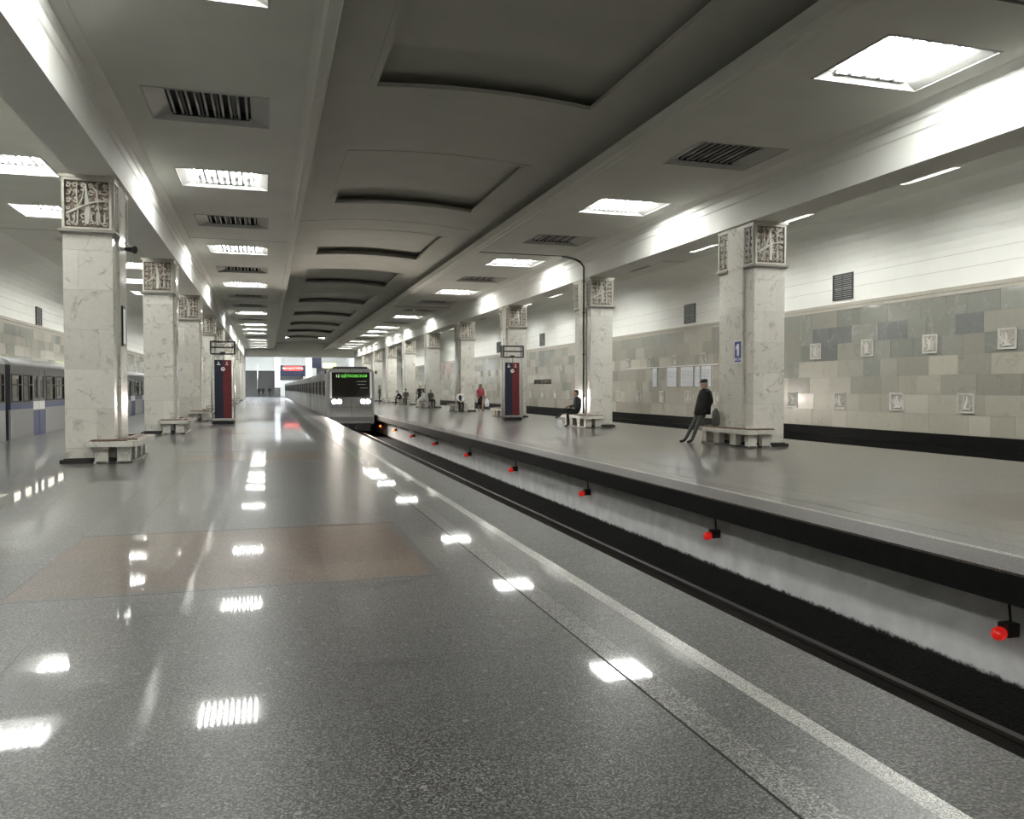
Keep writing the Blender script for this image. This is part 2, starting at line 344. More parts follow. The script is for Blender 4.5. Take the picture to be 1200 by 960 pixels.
# ------------------------------------------------------------------ layout numbers (metres; X right, Y along the hall, Z up)
Y0, Y1 = -9.0, 114.0
LP0, LP1 = -7.10, 2.92           # left platform edges
RP0, RP1 = 5.80, 14.70           # right platform edges
WALL_L, WALL_R = -10.2, 18.2
CEIL, BEAM = 6.75, 5.73
COLY = [17.98 + 10.85 * k for k in range(-1, 9)]
LX, RX = -2.95, 11.85            # track side faces of the columns
FIXY = [16.35 + 5.425 * k for k in range(-4, 18)]
LIT_MAIN = {-4: 1, -3: 1, -2: 0, -1: 1, 0: 0, 1: 1, 2: 0, 3: 1, 4: 0, 5: 1, 6: 0, 7: 0, 8: 1, 9: 0, 10: 1, 11: 1, 12: 1, 13: 0, 14: 1, 15: 1, 16: 1, 17: 1}

# ------------------------------------------------------------------ floors
fl = struct('floor', MB().box(LP0, LP1 - 0.03, Y0, Y1 + 50, -0.30, -0.004), 'floor_far')
SLAB_T = 0.022
_slab = {}
def slab(name, x0, x1, y0, y1, mat, parent, tilt=0.0003, gap=0.0005, z=0.0):
    key = (round(x1 - x0, 3), round(y1 - y0, 3), mat, name)
    if key not in _slab:
        hx, hy = (x1 - x0) / 2 - gap, (y1 - y0) / 2 - gap
        c = 0.0002
        mb = MB(); mb.loft([[(-hx,-hy,-SLAB_T),(hx,-hy,-SLAB_T),(hx,hy,-SLAB_T),(-hx,hy,-SLAB_T)], [(-hx,-hy,-c),(hx,-hy,-c),(hx,hy,-c),(-hx,hy,-c)],
                            [(-hx+c,-hy+c,0),(hx-c,-hy+c,0),(hx-c,hy-c,0),(-hx+c,hy-c,0)]], smooth=False)
        _slab[key] = mb.mesh(name, mat)
    o = link(name, _slab[key], parent, ((x0+x1)/2, (y0+y1)/2, z))
    o.rotation_euler = (RND.uniform(-tilt, tilt), RND.uniform(-tilt, tilt), 0)
    return o
ROW = 0.6575
rows_y = [6.42 + ROW * k for k in range(-9, 23)]          # 0.50 .. 20.9
xe = [1.35, 0.45, -0.45, -1.35, -1.80, -2.70, -3.60, -4.50, -5.40, -6.30, -7.10]
def is_rust(y): return ((y - 6.42) % 10.85) < 2.62
for i in range(len(rows_y) - 1):
    y0, y1 = rows_y[i], rows_y[i+1]
    rust = is_rust((y0 + y1) / 2)
    for j in range(len(xe) - 1):
        x1, x0 = xe[j], xe[j+1]
        if y1 < 4.0 and x0 < -3: continue
        if rust and x0 >= -1.81:
            if j == 0: x1 = 1.27
            slab('floor_slab', x0, x1, y0, y1, 'rust', fl)
        else:
            slab('floor_slab', x0, x1, y0, y1, 'floor', fl)
    if rust: slab('border_strip', 1.27, 1.35, y0, y1, 'border', fl)
    if rust and not is_rust((y0 + y1) / 2 - ROW):
        obj('border_strip', MB().box(-1.8, 1.35, y0 - .045, y0 + .02, -.01, .0012), 'border', fl); obj('border_strip', MB().box(-1.8, 1.35, y0 + 4*ROW - .02, y0 + 4*ROW + .045, -.01, .0012), 'border', fl)
    slab('strip_slab', 1.35, 1.765, y0, y1, 'floor', fl)
    slab('band_slab', 1.78, 1.94, y0, y1, 'band', fl)
for i in range(22):                                        # between the band and the pale line, longer slabs
    y0 = 0.6 + 1.08 * i
    slab('edge_slab', 1.94, 2.24, y0, y0 + 1.08, 'floor', fl)
    slab('warning_line', 2.24, 2.345, y0 + 0.3, y0 + 1.38, 'pale', fl)
    slab('kerb_slab', 2.345, LP1, y0, y0 + 1.08, 'rough_edge', fl, tilt=0.0)
YF = 20.83; 
obj('expansion_groove', MB().box(1.763, 1.782, Y0, Y1 + 36, -0.0039, -0.0012), 'black', fl)
obj('expansion_groove', MB().box(1.346, 1.351, Y0, 20, -0.0039, 0.0004), 'border', fl)
far = MB()
far.box(LP0, 1.765, rows_y[-1], Y1 + 36, -0.02, 0.0)
o = obj('far_paving', far, 'floor_far', fl); o['kind'] = 'stuff'
far = MB().box(1.78, 1.94, rows_y[-1], Y1 + 36, -0.02, 0.0)
o = obj('far_band', far, 'band', fl)
YE = 0.6 + 1.08 * 22
obj('far_edge_paving', MB().box(1.94, 2.24, YE, Y1 + 36, -0.02, 0.0), 'floor_far', fl)
obj('far_warning_line', MB().box(2.24, 2.345, YE + 0.3, Y1 + 36, -0.02, 0.0), 'pale', fl)
obj('far_kerb', MB().box(2.345, LP1, YE, Y1 + 36, -0.02, 0.0), 'rough_edge', fl)
for k in range(2, 10):
    y = 6.42 + 10.85 * k
    obj('far_brown_paving', MB().box(-1.8, 1.27, y, y + 2.62, -0.01, 0.0015), 'rust', fl)
near = MB().box(LP0, -3.0, Y0, 3.8, -0.02, 0.0).box(-3.0, 1.765, Y0, rows_y[0], -0.02, 0.0).box(1.765, LP1, Y0, 0.55, -0.02, 0.0)
obj('near_paving', near, 'floor_far', fl)
struct('trim_1', MB().box(LP1 - 0.32, LP1, Y0, Y1 + 50, -0.26, -0.022), 'slab_front')
struct('wall_trackside_1', MB().box(LP1 - 0.6, LP1 - 0.5, Y0, Y1 + 50, -1.3, -0.26), 'whitewash')

fr = struct('floor', MB().box(RP0 + 0.03, RP1, Y0, Y1 + 50, -0.26, -0.004), 'floor_right_far')
ryx = [7.40, 8.30, 9.20, 10.10, 11.0, 11.9, 12.8, 13.75, 14.70]
rry = [6.46 + 0.64 * k for k in range(-6, 26)]             # 2.6 .. 22.5
for i in range(len(rry) - 1):
    y0, y1 = rry[i], rry[i+1]
    rust = ((y0 + y1) / 2 - 6.46) % 10.85 < 2.57
    for j in range(len(ryx) - 1):
        if y1 < ryx[j] * 0.45: continue
        slab('floor_slab', ryx[j], ryx[j+1], y0, y1, 'rust_pale' if rust and j < 4 else 'floor_right', fr)
    slab('strip_slab', 6.78, 7.395, y0, y1, 'floor_right', fr)
    slab('band_slab', 6.47, 6.77, y0, y1, 'floor_right', fr)
for i in range(18):
    y0 = 2.6 + 1.1 * i
    slab('warning_line', 6.36, 6.465, y0, y0 + 1.1, 'pale_right', fr)
    slab('kerb_slab', RP0, 6.36, y0, y0 + 1.1, 'rough_edge_pink', fr, tilt=0.0)
yr = rry[-1]; yk = 2.6 + 1.1 * 18
o = obj('far_paving', MB().box(6.47, RP1, yr, Y1 + 36, -0.02, 0.0), 'floor_right_far', fr); o['kind'] = 'stuff'
obj('far_warning_line', MB().box(6.36, 6.465, yk, Y1 + 36, -0.02, 0.0), 'pale_right', fr)
obj('far_kerb', MB().box(RP0, 6.36, yk, Y1 + 36, -0.02, 0.0), 'rough_edge_pink', fr)
obj('near_paving', MB().box(RP0, RP1, Y0, 2.6, -0.02, 0.0), 'floor_right_far', fr)
struct('trim_2', MB().box(RP0, 6.5, Y0, Y1 + 50, -0.27, -0.022), 'slab_front')
struct('wall_trackside_2', MB().box(6.4, 6.5, Y0, Y1 + 50, -1.3, -0.27), 'whitewash')

# track pits
def gravel(x0, x1, z, y1):
    mb = MB(); nx, ny = 10, 160
    for j in range(ny + 1):
        y = Y0 + (y1 - Y0) * (j / ny) ** 1.5
        for i in range(nx + 1):
            x = x0 + (x1 - x0) * i / nx
            mb.v.append((x, y, z + 0.02 * mnoise.noise(Vector((x * 2.3, y * 2.3, 0)))))
    for j in range(ny):
        for i in range(nx):
            a = j * (nx + 1) + i; mb.f.append((a, a + 1, a + nx + 2, a + nx + 1)); mb.mi.append(0); mb.sm.append(True)
    return mb
o = struct('track_bed', gravel(LP1 - 0.5, 6.4, -1.18, Y1 + 45), 'ballast')
for x in (3.60, 5.06):
    rl = struct('trim_3', MB().prism([(x-.07,-1.13),(x+.07,-1.13),(x+.07,-1.11),(x+.012,-1.09),(x+.012,-1.0),(x+.036,-0.985),(x+.036,-0.955),(x-.036,-0.955),(x-.036,-0.985),(x-.012,-1.0),(x-.012,-1.09),(x-.07,-1.11)], Y0, Y1 + 45), 'rail')
for xa, xb in ((WALL_L, LP0), (RP1, WALL_R)):
    struct('track_bed', MB().box(xa, xb, Y0, Y1 + 2, -1.4, -1.2), 'ballast')
struct('wall_trackside_3', MB().box(LP0, LP0 + 0.1, Y0, Y1, -1.3, -0.3), 'slab_front')
struct('wall_trackside_4', MB().box(RP1 - 0.1, RP1 - 0.002, Y0, Y1, -1.3, -0.26), 'slab_front')

# ------------------------------------------------------------------ walls
def tile_rows(side, x, face, z0, zs, ya, yb, parent, ynear, ymax_parts, seed, pick):
    """separate stone tiles near the camera, the distant ones joined as stuff"""
    rnd = random.Random(seed); T = 0.03
    joined = {}
    cache = {}
    for r in range(len(zs) - 1):
        y = ya - rnd.uniform(0, 1)
        while y < yb:
            wd = rnd.choice([0.72, 0.9, 1.05, 1.2, 1.35])
            m = pick(rnd, r, y)
            dz = zs[r+1] - zs[r]; xo = face * rnd.uniform(0.0, 0.004)
            if ynear <= y < ymax_parts:
                key = (wd, round(dz, 3), m)
                if key not in cache:
                    cache[key] = MB().box(-T/2, T/2, -wd/2 + .003, wd/2 - .003, -dz/2 + .003, dz/2 - .003).mesh('wall_tile', TILES[m])
                link('wall_tile', cache[key], parent, (x + face * (T/2) + xo, y + wd/2, (zs[r] + zs[r+1]) / 2))
            else:
                xa, xb = sorted((x + xo, x + face * T + xo))
                joined.setdefault(m, MB()).box(xa, xb, y + .003, y + wd - .003, zs[r] + .003, zs[r+1] - .003)
            y += wd
    for m, mb in joined.items():
        o = obj('distant_wall_tiles', mb, TILES[m], parent); o['kind'] = 'stuff'

zs_r = [0.21 + 0.553 * k for k in range(8)]
wr = struct('wall_right', MB().box(WALL_R + 0.0, WALL_R + 0.3, Y0, Y1, -1.4, 5.4, 0).box(WALL_R - 0.012, WALL_R, Y0, Y1, 0.2, 4.09, 1), ['plaster', 'marble_core'])
def pick_r(rnd, r, y):
    if y < 30:
        if r >= 4: return rnd.choice([0, 0, 0, 4, 1] if y < 25 else [0, 1, 1, 2])
        return rnd.choice([1, 1, 2, 0] if r == 3 else [2, 1, 2, 1] if r == 2 else [2, 3, 2, 2])
    if r >= 5: return rnd.choice([1, 2, 1, 0])
    return rnd.choice([2, 2, 3, 1]) if r > 1 else rnd.choice([2, 3, 3, 2])
tile_rows('right', WALL_R, -1, 0.21, zs_r, Y0, Y1, wr, 13.5, 48.0, 5, pick_r)
bb = struct('baseboard_right', MB().box(WALL_R - 0.10, WALL_R, Y0, Y1, -0.12, 0.21).box(WALL_R - 0.12, WALL_R, Y0, Y1, -1.3, -0.13), 'black')
struct('trim_4', MB().prism([(WALL_R, 4.08), (WALL_R - .045, 4.08), (WALL_R - .05, 4.18), (WALL_R - .07, 4.19), (WALL_R - .08, 4.29), (WALL_R, 4.31)], Y0, Y1), TILES[3])
zs_l = [2.05 + 0.42 * k for k in range(6)]
wl = struct('wall_left', MB().box(WALL_L - 0.3, WALL_L, Y0, Y1, -1.4, 5.4, 0).box(WALL_L, WALL_L + .012, Y0, Y1, 2.0, 4.2, 1), ['plaster', 'marble_core'])
tile_rows('left', WALL_L, 1, 0, zs_l, 10.0, Y1, wl, 22.0, 58.0, 9, lambda rnd, r, y: rnd.choice([1, 2, 2, 3] if r < 4 else [2, 3, 3, 0]))
obj('lower_cladding', MB().box(WALL_L, WALL_L + 0.03, Y0, Y1, -1.3, 2.045), TILES[1], wl)
struct('trim_5', MB().prism([(WALL_L, 4.16), (WALL_L + .045, 4.16), (WALL_L + .05, 4.27), (WALL_L + .08, 4.29), (WALL_L + .09, 4.40), (WALL_L, 4.42)], Y0, Y1), TILES[3])
for x, f in ((WALL_R, -1), (WALL_L, 1)):                   # two raised plaster lines above the cornice
    for z in (4.78, 5.18):
        xa, xb = sorted((x, x + f * 0.006)); struct('trim_6', MB().box(xa, xb, Y0, Y1, z, z + 0.012), 'fix_frame')
def cove(x0, z0, x1, z1, n=10):
    pts = [(x0 + (x1 - x0) * math.sin(PI/2 * i / n), z1 + (z0 - z1) * math.cos(PI/2 * i / n)) for i in range(n + 1)]
    return pts
for xw, xc, f in ((WALL_R, 16.72, 1), (WALL_L, -8.5, -1)):
    p = cove(xc, CEIL, xw, 5.35)                           # from the ceiling edge down to the wall
    poly = p + [(xw + f * 0.3, 5.35), (xw + f * 0.3, CEIL + 0.3), (xc, CEIL + 0.3)]
    struct('ceiling_cove', MB().prism(poly, Y0, Y1, smooth=False), 'plaster')
struct('wall_back', MB().box(WALL_L - 0.3, WALL_R + 0.3, Y0 - 0.3, Y0, -1.4, 8.3), 'plaster')

# ------------------------------------------------------------------ ceilings, beams, vault
FW, FL = 1.05, 0.87                                        # half size of a fixture's recess
def ceiling_strip(xa, xb, xc, name='ceiling'):
    mb = MB(); 
    mb.box(xa, xc - FW, Y0, Y1, CEIL, CEIL + 0.25).box(xc + FW, xb, Y0, Y1, CEIL, CEIL + 0.25)
    y = Y0
    for fy in FIXY:
        mb.box(xc - FW, xc + FW, y, fy - FL, CEIL, CEIL + 0.25); y = fy + FL
    mb.box(xc - FW, xc + FW, y, Y1, CEIL, CEIL + 0.25)
    return struct(name, mb, 'ceiling')
MLX, MRX, ALX, ARX = -1.0, 9.95, -5.95, 14.75
ceiling_strip(-2.83, 0.80, MLX); ceiling_strip(7.80, 11.73, MRX)
ceiling_strip(-8.5, -3.67, ALX); ceiling_strip(12.61, 16.72, ARX)
struct('trim_7', MB().prism([(0.70, 6.76), (0.70, 6.745), (0.78, 6.73), (0.84, 6.69), (0.90, 6.72), (1.0, 6.72), (1.04, 6.76), (1.04, 7.0), (0.70, 7.0)], Y0, Y1), 'ceiling')
struct('trim_8', MB().prism([(7.90, 6.76), (7.90, 6.745), (7.82, 6.73), (7.76, 6.69), (7.70, 6.72), (7.60, 6.72), (7.54, 6.76), (7.54, 7.0), (7.90, 7.0)], Y0, Y1), 'ceiling')
def beam(xi, xo, f):
    """xi = hall side face, xo = aisle side face; mouldings run along the hall side below the ceiling"""
    poly = [(xo, BEAM), (xi, BEAM), (xi, 6.30), (xi + f*.025, 6.33), (xi + f*.03, 6.50), (xi + f*.06, 6.53), (xi + f*.07, 6.66), (xi + f*.16, 6.70), (xi + f*.26, 6.745), (xi + f*.26, 6.9), (xo, 6.9)]
    return struct('beam', MB().prism(poly, Y0, Y1), 'plaster')
beam(-2.83, -3.67, 1); beam(11.73, 12.61, -1)
VX, VC, VR = 4.40, 7.74, 24.0
def vz(x): return VC - (x - VX) ** 2 / (2 * VR)
def arc(xa, xb, ya, yb, dz=0.0, t=0.07, n=14, mb=None):
    xs = [xa + (xb - xa) * i / n for i in range(n + 1)]
    return (mb or MB()).prism([(x, vz(x) + dz) for x in xs] + [(x, vz(x) + dz + t) for x in reversed(xs)], ya, yb)
CX0, CX1 = 2.18, 6.84
coffers = [(21.5 + 10.85 * k, 27.55 + 10.85 * k) for k in range(-3, 8)]
vault = MB(); y = Y0
for a, b in coffers:
    arc(-0.5, 9.3, y, a, mb=vault); arc(-0.5, CX0, a, b, mb=vault, n=5); arc(CX1, 9.3, a, b, mb=vault, n=5); y = b
arc(-0.5, 9.3, y, Y1, mb=vault)
vault.box(-0.6, -0.5, Y0, Y1, 6.9, 7.6).box(9.3, 9.4, Y0, Y1, 6.9, 7.6)
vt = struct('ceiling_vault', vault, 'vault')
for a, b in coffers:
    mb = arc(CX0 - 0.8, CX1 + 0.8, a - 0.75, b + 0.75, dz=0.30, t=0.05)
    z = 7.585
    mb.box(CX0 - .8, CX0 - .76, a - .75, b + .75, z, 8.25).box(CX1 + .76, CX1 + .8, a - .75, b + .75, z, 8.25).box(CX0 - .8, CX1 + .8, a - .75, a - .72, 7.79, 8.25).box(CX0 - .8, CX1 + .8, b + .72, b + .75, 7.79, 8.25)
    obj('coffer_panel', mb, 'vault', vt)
    e = 0.16; fm = MB()
    arc(CX0 - e, CX1 + e, a - e, a, dz=-0.014, t=0.02, mb=fm); arc(CX0 - e, CX1 + e, b, b + e, dz=-0.014, t=0.02, mb=fm)
    arc(CX0 - e, CX0, a, b, dz=-0.014, t=0.02, n=2, mb=fm); arc(CX1, CX1 + e, a, b, dz=-0.014, t=0.02, n=2, mb=fm)
    obj('coffer_frame', fm, 'vault', vt)
for k in range(-2, 4):                                     # expansion joints across the hall
    y = 30.36 + 21.7 * k / 1.0
    if Y0 < y < Y1:
        mb = arc(1.04, 7.54, y, y + 0.03, dz=-0.004, t=0.02)
        mb.box(-2.6, 0.78, y, y + 0.03, CEIL - 0.004, CEIL + 0.01).box(7.82, 11.5, y, y + 0.05, CEIL - 0.02, CEIL + 0.01).box(-8.4, -3.67, y, y + 0.03, CEIL - 0.004, CEIL + 0.01).box(12.61, 16.7, y, y + 0.03, CEIL - 0.004, CEIL + 0.01)
        struct('trim_9', mb, 'line')

# ------------------------------------------------------------------ ceiling lights
def make_fixture(lit, deep=0.12):
    t = thing('ceiling_light', '', 'ceiling light')
    z1, a, b = deep, 0.74, 0.78
    fr_ = MB()
    o4 = [(-FW,-FL),(FW,-FL),(FW,FL),(-FW,FL)]; i4 = [(-a,-b),(a,-b),(a,b),(-a,b)]
    for k in range(4):
        q = (k + 1) % 4
        fr_.add([(*o4[k], 0.0), (*o4[q], 0.0), (*i4[q], z1), (*i4[k], z1)], [(0, 1, 2, 3)])
    obj('frame', fr_, 'fix_frame', t)
    rim = MB(); wv = 0.035
    rim.box(-FW-wv, FW+wv, -FL-wv, -FL, -0.012, 0.004).box(-FW-wv, FW+wv, FL, FL+wv, -0.012, 0.004).box(-FW-wv, -FW, -FL, FL, -0.012, 0.004).box(FW, FW+wv, -FL, FL, -0.012, 0.004)
    obj('rim', rim, 'fix_frame', t)
    tr = MB().box(-a, a, -b, b, z1 + 0.10, z1 + 0.12).box(-a, -a+.02, -b, b, z1, z1+.1).box(a-.02, a, -b, b, z1, z1+.1).box(-a, a, -b, -b+.02, z1, z1+.1).box(-a, a, b-.02, b, z1, z1+.1)
    obj('reflector_tray', tr, 'tray', t)
    lv = MB().box(-0.02, 0.02, -b, b, z1 - 0.055, z1 + 0.1).mesh('louvre', 'tray')
    for k in range(1, 5): link('louvre', lv, t, (-a + 2*a*k/5, 0, 0))
    ep = MB().box(-0.115, 0.115, -.012, .012, z1 - 0.05, z1 + 0.08).mesh('end_plate', 'tray')
    for k in range(5):
        for yy in (-b + .02, b - .02): link('end_plate', ep, t, (-a + 2*a*(k + .5)/5, yy, 0))
    tm = MB().tube([(0, -b + .05, 0), (0, b - .05, 0)], 0.026, 8).mesh('tube', 'tube_lit' if lit else 'tube_off')
    for k in range(5):
        cx = -a + 2*a*(k + .5)/5
        for s in (-0.075, 0.075): link('tube', tm, t, (cx + s, 0, z1 - 0.02))
    return t
proto = {(l, d): make_fixture(l, 0.12 if d else 0.25) for l in (True, False) for d in (1, 0)}
used = {k: False for k in proto}
for rowname, x, main in (('left main row', MLX, 1), ('right main row', MRX, 1), ('left side aisle', ALX, 0), ('right side aisle', ARX, 0)):
    for k, fy in zip(range(-4, 18), FIXY):
        lit = bool(LIT_MAIN[k]) if main else (k % 5 != 3)
        n = k - (0 if main else 1); key = (lit, main)
        if fy < 6.0: where = 'behind' if fy < 0 else 'above'; lab = f'{"lit" if lit else "unlit"} ceiling light {where} the camera, {ORD[k+4]} from the back in the {rowname}'
        else: lab = f'{"lit white" if lit else "unlit dark"} recessed ceiling light, {ORD[max(k+1, 0)]} from the camera in the {rowname}'
        grp = 'ceiling lights of the ' + rowname
        if not used[key]:
            o = proto[key]; used[key] = True; o.location = (x, fy, CEIL); o['label'] = lab; o['group'] = grp
        else: dup(proto[key], (x, fy, CEIL), 0, lab, grp)

# ------------------------------------------------------------------ columns
def ridge(mb, pts, wd, h, T):
    """a raised carved stroke along a 2D polyline; T maps (u, v, height) to 3D"""
    n = len(pts); L_ = []; 
    for i, p in enumerate(pts):
        q0 = pts[max(i-1, 0)]; q1 = pts[min(i+1, n-1)]
        dx, dy = q1[0]-q0[0], q1[1]-q0[1]; l = math.hypot(dx, dy) or 1
        ww = (wd[i] if isinstance(wd, list) else wd) / 2
        nx, ny = -dy/l*ww, dx/l*ww
        L_.append([T(p[0]+nx, p[1]+ny, 0), T(p[0]+nx*.6, p[1]+ny*.6, h), T(p[0]-nx*.6, p[1]-ny*.6, h), T(p[0]-nx, p[1]-ny, 0)])
    vs_ = [q for r in L_ for q in r]; fs = []
    for i in range(n - 1):
        for k in range(3): fs.append((i*4+k, i*4+k+1, (i+1)*4+k+1, (i+1)*4+k))
    fs += [(0, 1, 2, 3), ((n-1)*4+3, (n-1)*4+2, (n-1)*4+1, (n-1)*4)]
    mb.add(vs_, fs, 1)
def clampu(p, W, H, e=0.03): return (min(max(p[0], e), W - e), min(max(p[1], e), H - e))
def foliage(mb, W, H, T, seed, main=True):
    """carved forest foliage: a slanting branch over stems, curled fronds and upright leaves"""
    r = random.Random(seed); h = 0.035
    nx = max(1, round(W / 0.135)); ny = max(2, round(H / 0.15))
    for i in range(nx):
        for j in range(ny):
            cx, cy = W*(i+.5)/nx, H*(j+.5)/ny; R = min(W/nx, H/ny)*.42; s = r.choice((1, -1)); a0 = r.uniform(0, 6.28)
            pts = []
            for k in range(7):
                a = a0 + s * k * 0.75; rr = R * (1 - .11*k); pts.append(clampu((cx + rr*math.cos(a), cy + rr*math.sin(a)*1.15), W, H))
            ridge(mb, pts, [0.030]*3 + [0.024]*3 + [0.016], h * r.uniform(.6, .9), T)
            for q in range(2):
                a = r.uniform(0, 6.28); ridge(mb, [clampu((cx, cy), W, H), clampu((cx + R*.8*math.cos(a), cy + R*.8*math.sin(a)), W, H)], [0.02, 0.035], h*.6, T)
    for q in range(int(70 * W)):
        x0, y0 = r.uniform(.02, W-.02), r.uniform(.02, H-.02); a = r.uniform(0, 6.28); l = r.uniform(.05, .10)
        ridge(mb, [clampu((x0, y0), W, H), clampu((x0 + l*.5*math.cos(a), y0 + l*.5*math.sin(a)), W, H), clampu((x0 + l*math.cos(a + .3), y0 + l*math.sin(a + .3)), W, H)], [.008, .026, .006], h * r.uniform(.4, .75), T)
    if main:
        for x0 in (0.28, 0.74):
            ridge(mb, [(W*x0, 0.04), (W*(x0+.02), H*.35), (W*(x0-.01), H*.7), (W*x0, H-.04)], [.042, .036, .032, .025], h*1.2, T)
        ridge(mb, [(W*.50, .05), (W*.52, H*.3), (W*.5, H*.6), (W*.47, H*.93)], [.09, .14, .10, .03], h*1.1, T)
        ridge(mb, [(W*.05, H*.27), (W*.35, H*.42), (W*.62, H*.53), (W*.95, H*.58)], [.075, .06, .05, .035], h*1.6, T)
        ridge(mb, [(W*.30, H*.4), (W*.40, H*.62), (W*.46, H*.86)], [.05, .035, .02], h*1.4, T)
        ridge(mb, [(W*.60, H*.9), (W*.74, H*.76), (W*.95, H*.70)], [.03, .03, .025], h*1.3, T)
        for x0 in (0.16, 0.66, 0.84):
            ridge(mb, [(W*x0-.05, H*.30), (W*x0-.045, H*.13), (W*x0, H*.06), (W*x0+.05, H*.14), (W*x0+.05, H*.32)], .032, h*1.1, T)
    else:
        ridge(mb, [(W*.5, .03), (W*.42, H*.4), (W*.6, H*.7), (W*.5, H-.03)], [.05, .04, .035, .03], h*1.2, T)
CZ0, CZ1 = 4.66, BEAM - 0.06
def relief_panel(W, H, T, seed, border=0.05, main=True):
    mb = MB(); D = 0.045
    mb.add([T(0,0,.003), T(W,0,.003), T(W,H,.003), T(0,H,.003)], [(0,1,2,3)], 0)
    def bar(u0, u1, v0, v1):
        mb.add([T(u0,v0,0),T(u1,v0,0),T(u1,v1,0),T(u0,v1,0),T(u0,v0,D),T(u1,v0,D),T(u1,v1,D),T(u0,v1,D)], [(4,5,6,7),(0,1,5,4),(1,2,6,5),(2,3,7,6),(3,0,4,7)], 1)
    bar(0, W, 0, border*.7); bar(0, W, H-border*1.1, H); bar(0, border, border*.7, H-border*1.1); bar(W-border, W, border*.7, H-border*1.1)
    b = border
    foliage(mb, W-2*b, H-2*b, lambda u, v, h: T(u+b, v+b, h), seed, main)
    return mb
CW, CD = 0.90, 1.64                                        # column width (X) and depth (Y); local x from -CW to 0, y 0..CD
PY0, PY1, PP = 0.49, 1.20, 0.05                            # pilaster on the track side
ZR = [0.10, 0.30, 1.09, 1.88, 2.67, 3.46, 4.25, 4.56]
def build_column_meshes():
    ms = {}
    t = 0.02
    ms['core'] = MB().box(-CW + t, -t, t, CD - t, 0, BEAM).box(-t, PP - t, PY0 + .01, PY1 - .01, 0, BEAM).mesh('core', 'marble_core')
    sl = []
    rnd = random.Random(3)
    for face in (0, 1):
        for r in range(len(ZR) - 1):
            cuts = [-CW, 0]
            if r % 2 == (1 if face == 0 else 0): cuts = [-CW, -CW * (0.36 if r % 4 == 1 else 0.3), 0]
            if r == 5: cuts = [-CW, -CW*.70, 0]
            for i in range(len(cuts) - 1):
                y0, y1 = ((0, t) if face == 0 else (CD - t, CD))
                j = rnd.uniform(0, .002) * (-1 if face == 0 else 1)
                sl.append((cuts[i] + .0015, cuts[i+1] - .0015, y0 + j, y1 + j, ZR[r] + .0015, ZR[r+1] - .0015))
    for r in range(len(ZR) - 1):
        sl.append((-t, 0, t + .001, PY0 - .001, ZR[r] + .0015, ZR[r+1] - .0015))
        sl.append((-t, 0, PY1 + .001, CD - t - .001, ZR[r] + .0015, ZR[r+1] - .0015))
        sl.append((-CW, -CW + t, t + .001, CD - t - .001, ZR[r] + .0015, ZR[r+1] - .0015))
    for z0, z1 in zip([0.10, 0.62, 1.62, 2.62, 3.62, 4.62], [0.62, 1.62, 2.62, 3.62, 4.62, BEAM]):
        sl.append((-t, PP, PY0, PY1, z0 + .0015, z1 - .0015))
    ms['slabs'] = [MB().box(*s).mesh('marble_slab', 'marble') for s in sl]
    far = MB()
    for s in sl: far.box(*s)
    ms['far'] = far.mesh('shaft', 'marble')
    ms['plinth'] = MB().box(-CW - .09, .09, -.09, CD + .09, 0, .075).box(-CW - .03, .03, -.03, CD + .03, .07, .10).mesh('plinth', 'plinth')
    H = CZ1 - CZ0
    ms['panels'] = [relief_panel(CW, H, lambda u, v, h: (-CW + u, -h - .0, CZ0 + v), 11).mesh('relief_panel', ['cap_back', 'cap']),
                    relief_panel(CW, H, lambda u, v, h: (-u, CD + h, CZ0 + v), 12).mesh('relief_panel', ['cap_back', 'cap']),
                    relief_panel(PY0, H, lambda u, v, h: (h, u, CZ0 + v), 13, .04, False).mesh('relief_panel', ['cap_back', 'cap']),
                    relief_panel(CD - PY1, H, lambda u, v, h: (h, PY1 + u, CZ0 + v), 14, .04, False).mesh('relief_panel', ['cap_back', 'cap'])]
    ms['relief_core'] = MB().box(-CW, 0, 0, CD, 4.56, BEAM - .001).mesh('capital_block', 'cap')
    c = MB()
    for a, b in ((4.56, .03), (4.60, .075)):
        c.box(-CW - b, b, -b, PY0, a, a + .05).box(-CW - b, b, PY1, CD + b, a, a + .05).box(-CW - b, -.01, PY0, PY1, a, a + .05)
    ms['cornice'] = c.mesh('cornice', 'cornice')
    ms['top'] = MB().box(-CW - .05, .06, -.06, PY0, CZ1, BEAM).box(-CW - .05, .06, PY1, CD + .06, CZ1, BEAM).mesh('top_band', 'cap')
    return ms
CM = build_column_meshes()
def column(x, y, rot, k, label, group, name='column'):
    t = thing(name, label, 'column', (x, y, 0), rot, group)
    link('core', CM['core'], t)
    if k <= 4:
        for m in CM['slabs']: link('marble_slab', m, t)
    else: link('shaft', CM['far'], t)
    link('plinth', CM['plinth'], t); link('capital_block', CM['relief_core'], t); link('cornice', CM['cornice'], t); link('top_band', CM['top'], t)
    for m in CM['panels']: link('relief_panel', m, t)
    return t
